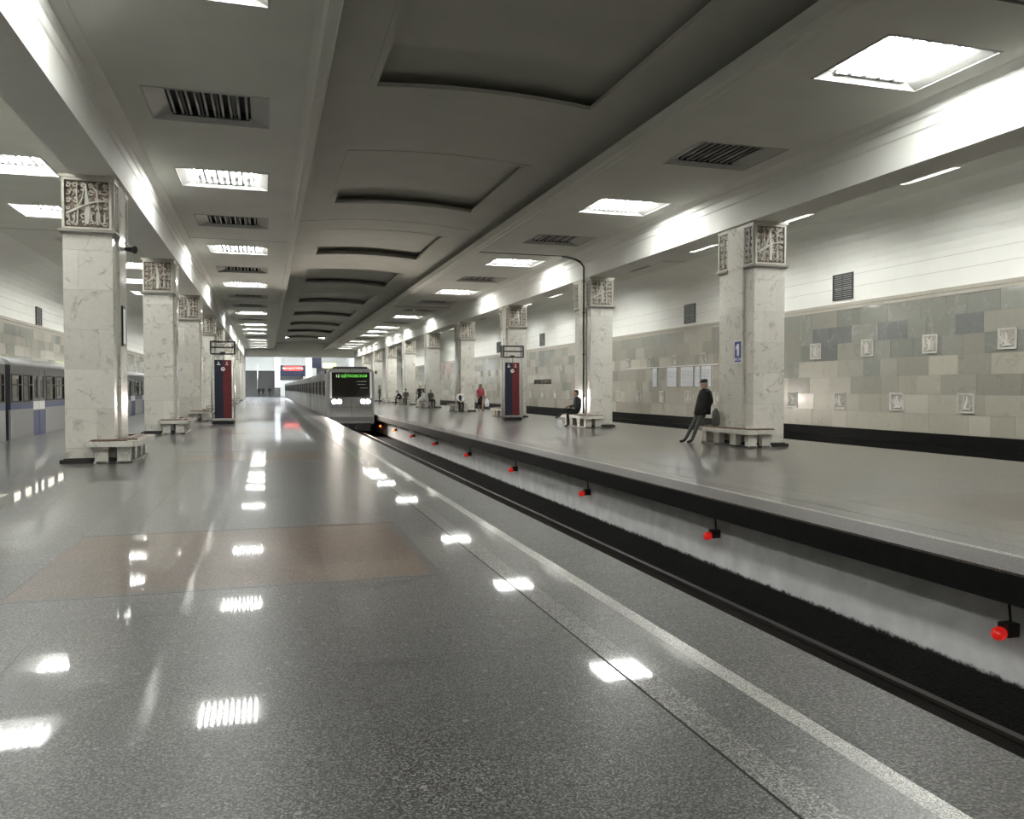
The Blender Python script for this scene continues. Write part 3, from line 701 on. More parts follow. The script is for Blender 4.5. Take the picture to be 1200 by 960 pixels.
def bench_meshes():
    ms = {}
    X0, X1, ya, yb, c = -0.40, 0.50, -0.40, CD + 0.40, 0.10
    def U(x0, x1, a, b, c, inner=0.0):
        return [(x0, a), (x1 - c, a), (x1, a + c), (x1, b - c), (x1 - c, b), (x0, b)]
    top = 0.45
    mb = MB()
    # seat: end lobes wrap the column's corners, the long piece runs along the track side
    mb.prism([(X0, ya), (X1 - c, ya), (X1, ya + c), (X1, -.02), (X0 - .06, -.02), (X0 - .06, ya + .1)], top - .11, top, 'z')
    mb.prism([(X0, yb), (X0 - .06, yb - .1), (X0 - .06, CD + .02), (X1, CD + .02), (X1, yb - c), (X1 - c, yb)], top - .11, top, 'z')
    mb.prism([(.02, -.018), (X1, -.018), (X1, CD + .018), (.02, CD + .018), (.02, PY1 + .02), (PP + .02, PY1 + .02), (PP + .02, PY0 - .02), (.02, PY0 - .02)], top - .11, top, 'z')
    ms['seat_slab'] = mb.mesh('seat_slab', 'marble')
    bd = MB()
    for a, b in ((ya + .06, ya + .15), (ya + .18, ya + .27)):
        bd.box(X0 + .02, .30, a, b, top + .001, top + .03)
        bd.box(X0 + .02, .30, CD - b, CD - a, top + .001, top + .03)
    ms['boards'] = []
    for a, b in ((ya + .05, ya + .16), (ya + .19, ya + .30)):
        ms['boards'].append(MB().box(X0 + .02, .27, a, b, top + .001, top + .03).mesh('seat_board', 'wood'))
        ms['boards'].append(MB().box(X0 + .02, .27, CD - b, CD - a, top + .001, top + .03).mesh('seat_board', 'wood'))
    for a, b in ((.16, .27), (.30, .41)):
        ms['boards'].append(MB().box(a, b, .06, CD - .06, top + .001, top + .03).mesh('seat_board', 'wood'))
    ms['supports'] = []
    for (sx, sy) in ((-.20, -.20), (.20, -.20), (.25, .42), (.25, CD - .42), (.20, CD + .20), (-.20, CD + .20)):
        m = MB()
        wx, wy = (.12, .08) if sy < 0 or sy > CD else (.08, .14)
        m.box(sx - wx, sx + wx, sy - wy, sy + wy, .05, top - .11).box(sx - wx - .02, sx + wx + .02, sy - wy - .02, sy + wy + .02, 0.0, .05).box(sx - wx - .02, sx + wx + .02, sy - wy - .02, sy + wy + .02, top - .15, top - .11)
        ms['supports'].append(m.mesh('support', 'marble'))
    ms['foot'] = MB().box(-.30, .34, -.30, -.10, 0, .045).box(.10, .36, -.30, CD + .30, 0, .045).box(-.30, .34, CD + .10, CD + .30, 0, .045).mesh('dark_foot', 'plinth')
    return ms
BM = bench_meshes()
def bench(x, y, rot, label, group):
    t = thing('bench', label, 'bench', (x, y, 0), rot, group)
    link('seat_slab', BM['seat_slab'], t); link('dark_foot', BM['foot'], t)
    for m in BM['boards']: link('seat_board', m, t)
    for m in BM['supports']: link('support', m, t)
    return t
for k, y in enumerate(COLY):
    where = 'beside the camera' if k == 0 else f'{ORD[k-1]} from the camera'
    column(LX, y, 0, k, f'square white marble column with carved capital in the left row, {where}', 'left row of columns')
    column(RX, y + CD, PI, k, f'square white marble column with carved capital in the right row, {where}', 'right row of columns')
    if k < 8:
        bw = 'with brown boards at the left frame edge' if k == 0 else f'around the {ORD[k-1]} column from the camera'
        bench(LX, y, 0, f'white marble bench {bw}, left row', 'benches of the left row')
        bw = 'out of frame at the near right' if k == 0 else f'around the {ORD[k-1]} column from the camera'
        bench(RX, y + CD, PI, f'white marble bench {bw}, right row', 'benches of the right row')

# ------------------------------------------------------------------ wall plaques, grilles, panels
def plaque_meshes(seed):
    W, H = 0.55, 0.54
    mb = MB(); T = lambda u, v, h: (-h - 0.012, W/2 - u, v - H/2)
    mb.box(-0.012, 0.0, -W/2, W/2, -H/2, H/2, 1)
    i = 0.05
    mb.add([T(i, i, .001), T(W-i, i, .001), T(W-i, H-i, .001), T(i, H-i, .001)], [(0,1,2,3)], 0)
    b = i; r = random.Random(seed)
    Tb = lambda u, v, h: T(u + b, v + b, h + .001); w2 = W - 2*b; h2 = H - 2*b
    for k in range(7):
        x0, y0 = r.uniform(.05, w2-.05), r.uniform(.04, h2*.4); a = r.uniform(.8, 2.4); pts = []; 
        for s in range(5):
            pts.append(clampu((x0, y0), w2, h2, .02)); x0 += .07*math.cos(a); y0 += .07*math.sin(a); a += r.uniform(-.6, .6)
        ridge(mb, pts, [.035, .045, .04, .03, .015], .022, Tb)
    ridge(mb, [(w2*.2, .03), (w2*.5, h2*.15), (w2*.85, h2*.1)], [.05, .07, .04], .03, Tb)
    ridge(mb, [(w2*.45, h2*.2), (w2*r.uniform(.3, .7), h2*.55), (w2*r.uniform(.2, .8), h2*.9)], [.09, .11, .04], .032, Tb)
    fb = MB(); 
    mb.box(-.03, -.012, -W/2, W/2, -H/2, -H/2+i*.6, 1).box(-.03, -.012, -W/2, W/2, H/2-i*.6, H/2, 1).box(-.03, -.012, -W/2, -W/2+i*.6, -H/2, H/2, 1).box(-.03, -.012, W/2-i*.6, W/2, -H/2, H/2, 1)
    return mb.mesh('wall_plaque', ['plaq_back', 'plaq'])
MT['plaq'] = plain('glazed_relief', (0.58, 0.57, 0.52), 0.4, var=0.08, scale=12)
MT['plaq_back'] = plain('relief_ground', (0.34, 0.31, 0.27), 0.6, var=0.2, scale=16)
PM = [plaque_meshes(s) for s in (21, 22, 23, 24, 25, 26)]
for rowi, (ys, z, rn) in enumerate(((16.24, 2.77, 'upper'), (17.5, 1.09, 'lower'))):
    for k in range(24):
        o = link('wall_plaque', PM[(k * 5 + rowi * 2) % 6], None, (WALL_R - 0.034, ys + 2.53 * k, z))
        tag(o, f'square white relief plaque on the right wall, {rn} row, {ORD[k]} from the camera', 'wall plaque', f'relief plaques of the {rn} row')
def grille(y, x, f, label):
    t = thing('vent_grille', label, 'vent grille', (x, y, 4.84), 0, 'wall vent grilles')
    hw, hh = 0.48, 0.43
    def bx(*a):
        x0, x1 = sorted((f*a[0], f*a[1])); return MB().box(x0, x1, *a[2:])
    obj('backing', bx(0.0, .005, -hw, hw, -hh, hh), 'dark_metal', t)
    m = bx(.005, .05, -hw, -hw+.04, -hh, hh); m2 = [(-hw, hw, -hh, -hh+.04), (-hw, hw, hh-.04, hh), (hw-.04, hw, -hh, hh)]
    for q in m2: 
        x0, x1 = sorted((f*.005, f*.05)); m.box(x0, x1, *q)
    obj('frame', m, 'train_dark', t)
    sm = bx(.012, .04, -hw+.05, hw-.05, -.011, .011).mesh('slat', 'train_light')
    for k in range(12): link('slat', sm, t, (0, 0, -hh + .075 + .064 * k))
    mm = bx(.015, .045, -.012, .012, -hh+.04, hh-.04); obj('mullion', mm, 'train_dark', t)
for i, y in enumerate((22.5, 32.6, 43.0, 53.0, 64.0, 75.0)):
    grille(y, WALL_R, -1, f'grey louvred vent grille high on the right wall, {ORD[i]} from the camera')
for i, y in enumerate((42.7, 62.5)):
    grille(y, WALL_L, 1, f'grey louvred vent grille high on the left wall, {"nearer" if i == 0 else "farther"} one')
info = [(35.62, 36.17, 'narrow white information sheet at the left end of the wall rail'), (33.66, 34.67, 'white station list panel, second from left under the wall rail'),
        (32.14, 33.35, 'widest white station list panel in the middle of the wall rail'), (31.56, 32.06, 'narrow white list panel right of the widest one'), (30.62, 31.50, 'white list panel behind the man in the black coat')]
for y0, y1, lab in info:
    t = thing('information_panel', lab, 'information panel', (WALL_R - .034, (y0+y1)/2, 2.02), 0, 'information panels on the right wall')
    hw = (y1-y0)/2 - .02
    obj('board', MB().box(-.03, 0, -hw, hw, -.44, .44), 'paper', t)
    obj('printed_sheet', MB().box(-.034, -.03, -hw+.06, hw-.06, -.38, .30), 'print', t)
    obj('edge_strip', MB().box(-.036, -.03, -hw, -hw+.03, -.44, .44), 'train_dark', t)
o = obj('wall_rail', MB().box(WALL_R-.07, WALL_R-.032, 30.1, 39.2, 2.49, 2.53), 'white'); tag(o, 'thin white rail along the right wall above the information panels', 'rail')
o = link('station_lettering', text_mesh('station_lettering', 'ПАРТИЗАНСКАЯ', 0.44, 'bronze', 0.02), None, (WALL_R - .06, 52.85, 1.92)); o.rotation_euler = (PI/2, 0, -PI/2)
tag(o, 'dark metal station name letters on the right wall behind the red banner stand', 'lettering')

# platform number sign on the first right column (on its pilaster face)
t = thing('number_sign', 'blue sign with a white number 1 on the nearest right column', 'sign', (RX - PP - .003, 18.60, 2.45))
obj('plate', MB().box(-.015, 0, -.17, .17, -.29, .29), 'white', t)
obj('blue_field', MB().box(-.019, -.015, -.15, .15, -.27, .27), 'blue', t)
obj('numeral', MB().prism([(-.055, -.11), (.035, -.11), (.035, .09), (.095, .055), (.095, .125), (.02, .205), (-.055, .205)], -.022, -.0185, 'x'), 'white', t)
text('small_lettering', 'ВАГОН', 0.095, 'white', t, (-.021, 0, -.20), (PI/2, 0, -PI/2), .002)
t = thing('side_sign', 'tall narrow dark framed sign on the nearest left column, seen edge-on', 'sign', (LX + PP + .003, 18.75, 2.80))
obj('frame', MB().box(0, .03, -.16, .16, -.42, .42), 'dark_metal', t)
obj('face', MB().box(.03, .034, -.12, .12, -.36, .36), 'white', t)
t = thing('loudspeaker', 'small dark loudspeaker under the capital of the nearest left column', 'loudspeaker', (LX + PP, 19.08, 4.48))
obj('bracket', MB().box(0, .06, -.03, .03, -.03, .03), 'dark_metal', t)
obj('horn', MB().tube([(.05, 0, 0), (.16, -.06, -.02), (.22, -.10, -.03)], [.05, .06, .085], 10), 'dark_metal', t)

# drain pipe on the second right column
t = thing('drainpipe', 'dark thin drainpipe running down the second right column from the ceiling joint', 'pipe', (RX - .165, 29.15, 0))
obj('downpipe', MB().tube([(0, 0, .52), (0, 0, 6.15), (-.10, 0.1, 6.35)], .035, 8), 'dark_metal', t)
obj('bend', MB().tube([(-.10, .1, 6.35), (-.17, .5, 6.52), (-.30, .9, 6.64), (-.42, 1.18, 6.70)], .045, 8), 'dark_metal', t)
cl_ = MB().box(-.05, .05, -.045, .045, -.02, .02).mesh('clamp', 'dark_metal')
for z in (1.2, 2.8, 4.4, 5.6): link('clamp', cl_, t, (0, 0, z))

# ------------------------------------------------------------------ banner stands
def banner(x, y, h, label):
    t = thing('banner_stand', label, 'banner stand', (x, y, 0), 0, 'banner stands on the platforms')
    pm = MB().tube([(0,0,.02), (0,0,h)], .026, 8).mesh('post', 'steel')
    for px in (-.44, .44):
        for py in (-.16, .16): link('post', pm, t, (px, py, 0))
    fr_ = MB()
    for z in (2.93, 3.20, 3.44):
        for py in (-.19, .19): fr_.box(-.48, .48, py-.02, py+.02, z-.025, z+.025)
        for px in (-.46, .46): fr_.box(px-.02, px+.02, -.19, .19, z-.025, z+.025)
    for px in (-.47, .47):
        for py in (-.19, .19): fr_.box(px-.03, px+.03, py-.025, py+.025, 2.91, 3.46)
    obj('top_frame', fr_, 'dark_metal', t)
    bl = MB().box(-.34, 0, -.03, .03, .24, 2.68); obj('navy_half', bl, 'navy', t)
    bl = MB().box(0, .34, -.03, .03, .24, 2.68); obj('red_half', bl, 'red_print', t)
    obj('badge', MB().disc((0, -.035, 2.30), .085, 'y', .006), 'white', t)
    text('badge_letter', 'м', 0.15, 'red_print', t, (0, -.037, 2.31), (PI/2, 0, 0), .001)
    mk = MB().box(-.24, -.10, -.034, -.03, 2.47, 2.51).box(.10, .21, -.034, -.03, 2.47, 2.50).box(-.20, -.15, -.034, -.03, 2.54, 2.60).box(.13, .18, -.034, -.03, 2.54, 2.60)
    obj('print_marks', mk, 'white', t)
    obj('hanger', MB().tube([(0, 0, 2.92), (.03, 0, 2.8), (.01, 0, 2.68)], .012, 6), 'dark_metal', t)
    obj('clip', MB().box(-.10, .10, -.05, .05, 2.955, 3.02), 'dark_metal', t)
    obj('crossbar', MB().box(-.48, .48, -.2, -.17, .18, .24).box(-.48, .48, .17, .2, .18, .24), 'steel', t)
    obj('base', MB().box(-.42, .42, -.15, .15, .0, .14), 'dark_metal', t)
    return t
banner(-1.76, 36.0, 3.46, 'navy and dark red banner stand on the left platform')
banner(10.88, 36.0, 3.80, 'navy and dark red banner stand on the right platform with taller posts')

# ------------------------------------------------------------------ track signal lamps
def lamp_meshes():
    return dict(body=MB().box(-.03, .10, -.055, .055, -.03, .09).mesh('lamp_body', 'dark_metal'),
                lens=MB().ball((-.07, 0, 0), .075, .062, .062, 14, 10).mesh('lens', 'red_lens'), amber=MB().ball((-.07, 0, 0), .075, .07, .07, 14, 10).mesh('lens', 'orange_lens'),
                cable=MB().tube([(.07, .01, .09), (.06, .02, .25), (.09, .03, .42)], .012, 6).mesh('cable', 'rubber'))
LM = lamp_meshes()
for i, y in enumerate((5.59, 10.56, 15.56, 20.64, 25.73, 31.1, 36.25, 41.6, 46.7)):
    amber = i >= 7
    t = thing('signal_lamp', f'small round {"amber" if amber else "red"} lamp on the white wall of the centre track, {ORD[i]} from the camera', 'lamp', (6.28, y, -.68), 0, 'lamps along the centre track')
    link('lamp_body', LM['body'], t); link('lens', LM['amber' if amber else 'lens'], t); link('cable', LM['cable'], t)

# ------------------------------------------------------------------ trains
def car(t, y0, y1, xc, pal, hw=1.33, side=1, ztop=2.2, nwin=None, skip_far=True):
    """one carriage: body with window and door openings on both sides, curved roof, floor, ends"""
    up, low, stripe, roof = pal
    L_ = y1 - y0
    root = None
    doors = [y0 + L_ * f for f in (0.165, 0.388, 0.612, 0.835)]
    dw = 0.74
    spans = []; y = y0
    for d in doors: spans.append((y, d - dw)); y = d + dw
    spans.append((y, y1))
    zb, zw0, zw1 = -0.35, 1.12, 1.88
    body = MB(); wins = []; 
    for s in (1, -1):
        xo = hw * s; a, b = sorted((xo, xo - .06 * s))
        for (p, q) in spans:
            body.box(a, b, p, q, zb, .84, 1); body.box(a, b, p, q, .86, 1.04, 2); body.box(a, b, p, q, .84, .86, 1); body.box(a, b, p, q, 1.04, zw0, 0); body.box(a, b, p, q, zw1, ztop, 0)
            n = 2 if q - p > 2.2 else 1
            seg = (q - p) / n; e = .36 if n == 1 else .14
            yy = p
            for k in range(n):
                wy0, wy1 = p + seg * k + e, p + seg * (k+1) - e
                body.box(a, b, yy, wy0, zw0, zw1, 0); yy = wy1
                if s == side or not skip_far: wins.append((xo, s, wy0, wy1))
            body.box(a, b, yy, q, zw0, zw1, 0)
        for d in doors: body.box(a, b, d - dw, d + dw, 2.08, ztop, 0)
    body.box(-hw + .06, hw - .06, y0, y1, -.40, -.05, 3)                 # floor
    body.box(-hw + .06, hw - .06, y0, y0 + .08, -.05, ztop, 0); body.box(-hw + .06, hw - .06, y1 - .08, y1, -.05, ztop, 0)
    body.box(-hw + .25, hw - .25, y0 + .6, y1 - .6, -.95, -.40, 4)       # underframe
    n = 12; poly = [(hw * 1.01 * math.cos(PI * i / n), ztop - .02 + .34 * math.sin(PI * i / n) ** .8) for i in range(n + 1)]
    inner = [(x * .93, z - .10 if 0 < i < n else z) for i, (x, z) in enumerate(poly)][::-1]
    body.prism(poly + inner, y0, y1, 'y', 5, True)
    root = obj('car', body, [up, low, stripe, 'train_inside', 'rubber', roof], t, loc=(xc, 0, 0))
    for xo, s, p, q in wins:
        xa, xb = sorted((xo - .035 * s, xo - .025 * s))
        obj('window_pane', MB().box(xa, xb, p, q, zw0, zw1), 'glass', root)
        fm = MB(); xa, xb = sorted((xo + .012 * s, xo - .03 * s))
        fm.box(xa, xb, p - .04, p, zw0 - .04, zw1 + .04).box(xa, xb, q, q + .04, zw0 - .04, zw1 + .04).box(xa, xb, p, q, zw0 - .04, zw0).box(xa, xb, p, q, zw1, zw1 + .04)
        fm.box(xa, xb, p, q, 1.58, 1.63)
        obj('window_frame', fm, 'rubber', root)
    s = side; xo = hw * s
    for d in doors:
        for lf in (-1, 1):
            ya, yb = sorted((d, d + lf * dw)); ya += .01; yb -= .01
            a, b = sorted((xo - .01 * s, xo - .05 * s))
            dm = MB(); dm.box(a, b, ya, yb, -.05, .80, 1); dm.box(a, b, ya, yb, .80, 1.08, 2); dm.box(a, b, ya, ya + .14, 1.08, 2.07, 0); dm.box(a, b, yb - .14, yb, 1.08, 2.07, 0)
            dm.box(a, b, ya + .14, yb - .14, 1.08, 1.18, 0).box(a, b, ya + .14, yb - .14, 1.90, 2.07, 0)
            a2, b2 = sorted((xo - .025 * s, xo - .035 * s)); dm.box(a2, b2, ya + .14, yb - .14, 1.18, 1.90, 3)
            obj('door_leaf', dm, [up, pal[2] if pal[2] == 'train_blue' else low, 'white' if pal[2] == 'train_blue' else low, 'glass'], root)
    obj('cabin_light', MB().box(-.35, -.15, y0 + 1, y1 - 1, ztop + .12, ztop + .15).box(.15, .35, y0 + 1, y1 - 1, ztop + .12, ztop + .15), 'cabin_lamp', root)
    obj('seat_row', MB().box(-s * .75 - .3, -s * .75 + .3, y0 + .8, y1 - .8, .35, .45).box(*sorted((-s * 1.2, -s * 1.1)), y0 + .8, y1 - .8, .45, .95), 'wood', root)
    return root
palB = ('train_dark', 'train_light', 'train_blue', 'train_roof')
tl = thing('subway_train', 'blue and grey train standing at the left wall behind the left columns', 'train', (0, 0, 0))
for y0 in (7.4, 27.0, 46.6, 66.2):
    car(tl, y0, y0 + 19.1, -8.53, palB, side=1)
gw = MB()
for y0 in (26.5, 46.1, 65.7): gw.box(-9.3, -7.75, y0, y0 + .5, -.2, 2.15)
obj('gangway', gw, 'rubber', tl)

palC = ('train_mid', 'train_grey', 'train_mid', 'train_grey')
tc_ = thing('subway_train', 'silver grey train with bright headlights arriving on the centre track', 'train', (0, 0, 0))
XC, YF_ = 4.40, 45.0
ends = [(46.2, 62.6), (63.2, 80.6), (81.2, 98.6), (99.2, 116.6), (117.2, 134.6), (135.2, 152.6)]
for y0, y1 in ends: car(tc_, y0, y1, XC, palC, side=-1, hw=1.30)
def cab():
    # front face at local y=0 leaning back towards the roof; rings from the nose to the first bulkhead
    def ring(y, hw, zb, zt, r, lean):
        pts = []
        for cx, cz, a0 in ((hw - r, zt - r, 0), (-hw + r, zt - r, PI/2), (-hw + .1, zb + .1, PI), (hw - .1, zb + .1, 1.5*PI)):
            rr = r if cz > 1 else .1
            for k in range(4):
                a = a0 + PI/2 * k / 3; z = cz + rr * math.sin(a)
                pts.append((cx + rr * math.cos(a), y + lean * max(0, z - 1.0), z))
        return pts
    m = MB()
    m.loft([ring(0.0, 1.16, -.45, 2.48, .22, .10), ring(.05, 1.24, -.50, 2.55, .26, .09), ring(.35, 1.30, -.5, 2.6, .35, .04), ring(1.3, 1.31, -.5, 2.64, .42, 0)], 0, False)
    root = obj('cab', m, 'train_grey', tc_, loc=(XC, YF_, 0))
    def fy(z): return .10 * max(0, z - 1.0)
    ws = MB().add([(-1.02, fy(1.02) - .012, 1.02), (1.02, fy(1.02) - .012, 1.02), (1.02, fy(2.36) - .012, 2.36), (-1.02, fy(2.36) - .012, 2.36), (-1.02, .08 + fy(1.02), 1.02), (1.02, .08 + fy(1.02), 1.02), (1.02, fy(2.36) + .08, 2.36), (-1.02, fy(2.36) + .08, 2.36)],
                  [(0,1,2,3), (0,1,5,4), (1,2,6,5), (2,3,7,6), (3,0,4,7)])
    obj('windscreen', ws, 'glass_dark', root)
    lt = link('destination_lettering', text_mesh('destination_lettering', 'ЩЁЛКОВСКАЯ', 0.20, 'led_green', .004), root, (.17, fy(2.16) - .03, 2.16)); lt.rotation_euler = (PI/2 - .1, 0, 0)
    lt = link('route_number', text_mesh('route_number', '12', 0.22, 'led_white', .004), root, (-.72, fy(2.16) - .03, 2.16)); lt.rotation_euler = (PI/2 - .1, 0, 0)
    wp = MB()
    for z, a, b in ((1.86, .30, .85), (1.70, .35, .80), (1.50, .5, .9)): wp.box(a, b, fy(z) - .035, fy(z) - .02, z, z + .018)
    obj('wiper_bars', wp, 'steel', root)
    for s in (-1, 1):
        obj('headlight_housing', MB().box(s*.78 - .30, s*.78 + .30, -.03, .05, .62, .90), 'train_dark', root)
        obj('headlight', MB().disc((s*.90, -.045, .77), .115, 'y', .02).disc((s*.64, -.045, .77), .115, 'y', .02), 'head_lamp', root)
        obj('mirror', MB().box(s*1.36 - .05, s*1.36 + .05, .05, .12, 2.28, 2.46).box(min(s*1.28, s*1.36), max(s*1.28, s*1.36), .07, .10, 2.36, 2.39), 'rubber', root)
        obj('white_pillar', MB().add([(s*1.03, fy(.95) - .014, .95), (s*1.13, fy(.95) - .014, .95), (s*1.12, fy(2.38) - .014, 2.38), (s*1.03, fy(2.38) - .014, 2.38), (s*1.03, .06, .95), (s*1.13, .06, .95), (s*1.12, fy(2.38) + .06, 2.38), (s*1.03, fy(2.38) + .06, 2.38)], [(0,1,2,3), (0,1,5,4), (1,2,6,5), (2,3,7,6), (3,0,4,7)]), 'white', root)
    obj('lower_band', MB().box(-1.16, 1.16, -.02, .04, -.30, -.06), 'train_mid', root)
    obj('seam', MB().box(-1.14, 1.14, -.016, .03, .46, .475).box(-.006, .006, -.016, .03, -.05, .98), 'train_dark', root)
    obj('top_cap', MB().box(-.9, .9, .2, 1.2, 2.60, 2.68), 'train_dark', root)
    obj('bumper', MB().box(-1.05, 1.05, -.06, .5, -.85, -.42), 'rubber', root)
    obj('coupler', MB().tube([(0, .3, -.55), (0, -.35, -.55)], .10, 10).box(-.18, .18, -.42, -.30, -.70, -.42), 'dark_metal', root)
    obj('plate_row', MB().box(-.25, .25, -.075, -.06, -.72, -.60), 'train_grey', root)
cab()

# ------------------------------------------------------------------ far end: portal, stairs, lobby
struct('wall_far', MB().box(-3.67, 12.61, Y1, Y1 + 1.2, BEAM, 8.2).box(-3.67, -2.80, Y1, Y1 + 1.6, 0, BEAM).box(11.7, 12.61, Y1, Y1 + 1.6, 0, BEAM).box(WALL_L, -3.67, Y1, Y1 + .4, -1.4, 7).box(12.61, WALL_R, Y1, Y1 + .4, -1.4, 7), 'plaster')
struct('wall_lobby', MB().box(-12, 20, Y1 + 60, Y1 + 60.3, -1.4, 14).box(-8.3, -8, Y1 + .4, Y1 + 60, -1.4, 14).box(16, 16.3, Y1 + .4, Y1 + 60, -1.4, 14), 'plaster')
struct('ceiling_lobby', MB().box(-8, 16, Y1 + 1.2, Y1 + 60, 11.5, 11.8), 'plaster')
st = thing('staircase', 'wide dark grey staircase rising beyond the end of the left platform', 'staircase', (0, 0, 0))
sm = MB().box(-4.6, 1.75, 0, .36, -.18, 0).mesh('step', 'stair')
for k in range(26): link('step', sm, st, (0, Y1 + 31.5 + .34 * k, .18 * (k + 1)))
obj('handrail', MB().tube([(-1.6, Y1 + 31.5, 1.0), (-1.6, Y1 + 40.3, 5.7)], .05, 8), 'steel', st)
obj('stringer', MB().prism([(Y1 + 31.4, 0), (Y1 + 40.4, 0), (Y1 + 40.4, 5.6), (Y1 + 31.4, .9)], 1.75, 2.0, 'x'), 'stair', st)
o = obj('pillar', MB().box(1.25, 2.1, Y1 + 28, Y1 + 28.9, 1.6, 8.0).box(1.2, 2.15, Y1 + 27.9, Y1 + 29, 0, 1.6, 1), ['white', 'stair']); tag(o, 'white pillar with a grey foot at the far end of the left platform', 'pillar')
t = thing('exit_sign', 'hanging dark sign with a lit red strip at the far end', 'sign', (4.2, Y1 + 28.2, 4.5))
obj('panel', MB().box(-2.05, 2.05, 0, .2, -1.0, .85), 'navy', t)
obj('red_strip', MB().box(-1.5, 1.55, -.02, 0, -.05, .72), 'sign_red', t)
text('sign_lettering', 'ВЫХОД В ГОРОД', 0.40, 'sign_white', t, (0, -.03, .33), (PI/2, 0, 0), .005)
obj('hanger', MB().box(-1.6, -1.52, .08, .14, .85, 7.0).box(1.52, 1.6, .08, .14, .85, 7.0), 'steel', t)
o = obj('yellow_sign', MB().box(9.1, 11.2, Y1 + 26, Y1 + 26.2, 4.9, 5.7), 'sign_yellow'); tag(o, 'small lit yellow sign under the far lintel', 'sign')
o = obj('white_portal_arch', MB().box(6.3, 7.3, Y1 + 27.5, Y1 + 28.4, 0, 7.0), 'white'); tag(o, 'white pillar right of the red sign at the far end', 'pillar')
o = obj('dark_board', MB().box(8.2, 12.5, Y1 + 30, Y1 + 30.3, 0, 5.0), 'stair'); tag(o, 'dark grey panel under the yellow sign at the far end', 'panel')
o = obj('blue_board', MB().box(7.35, 9.0, Y1 + 29, Y1 + 29.2, 4.95, 7.0), 'navy'); tag(o, 'dark blue board beside the yellow sign at the far end', 'panel')
struct('wall_tunnel', MB().box(2.1, 6.2, Y1 + 36.2, Y1 + 36.5, 2.9, 4.6), 'stair')
for i, (x, y, z) in enumerate(((-3, 20, 9.5), (3, 20, 9.5), (9, 20, 9.5), (-3, 46, 10.5), (3, 46, 10.5), (9, 46, 10.5))):  # emissive panels added above the lintel line, mostly out of view, to light the lobby
    o = obj('lobby_fill_light', MB().box(x - 1.6, x + 1.6, Y1 + y - 1.2, Y1 + y + 1.2, z, z + .1), 'lobby_fill'); tag(o, f'cool white fill panel added above the lobby beyond the far portal, {ORD[i]}', 'ceiling light', 'added fill panels beyond the portal')

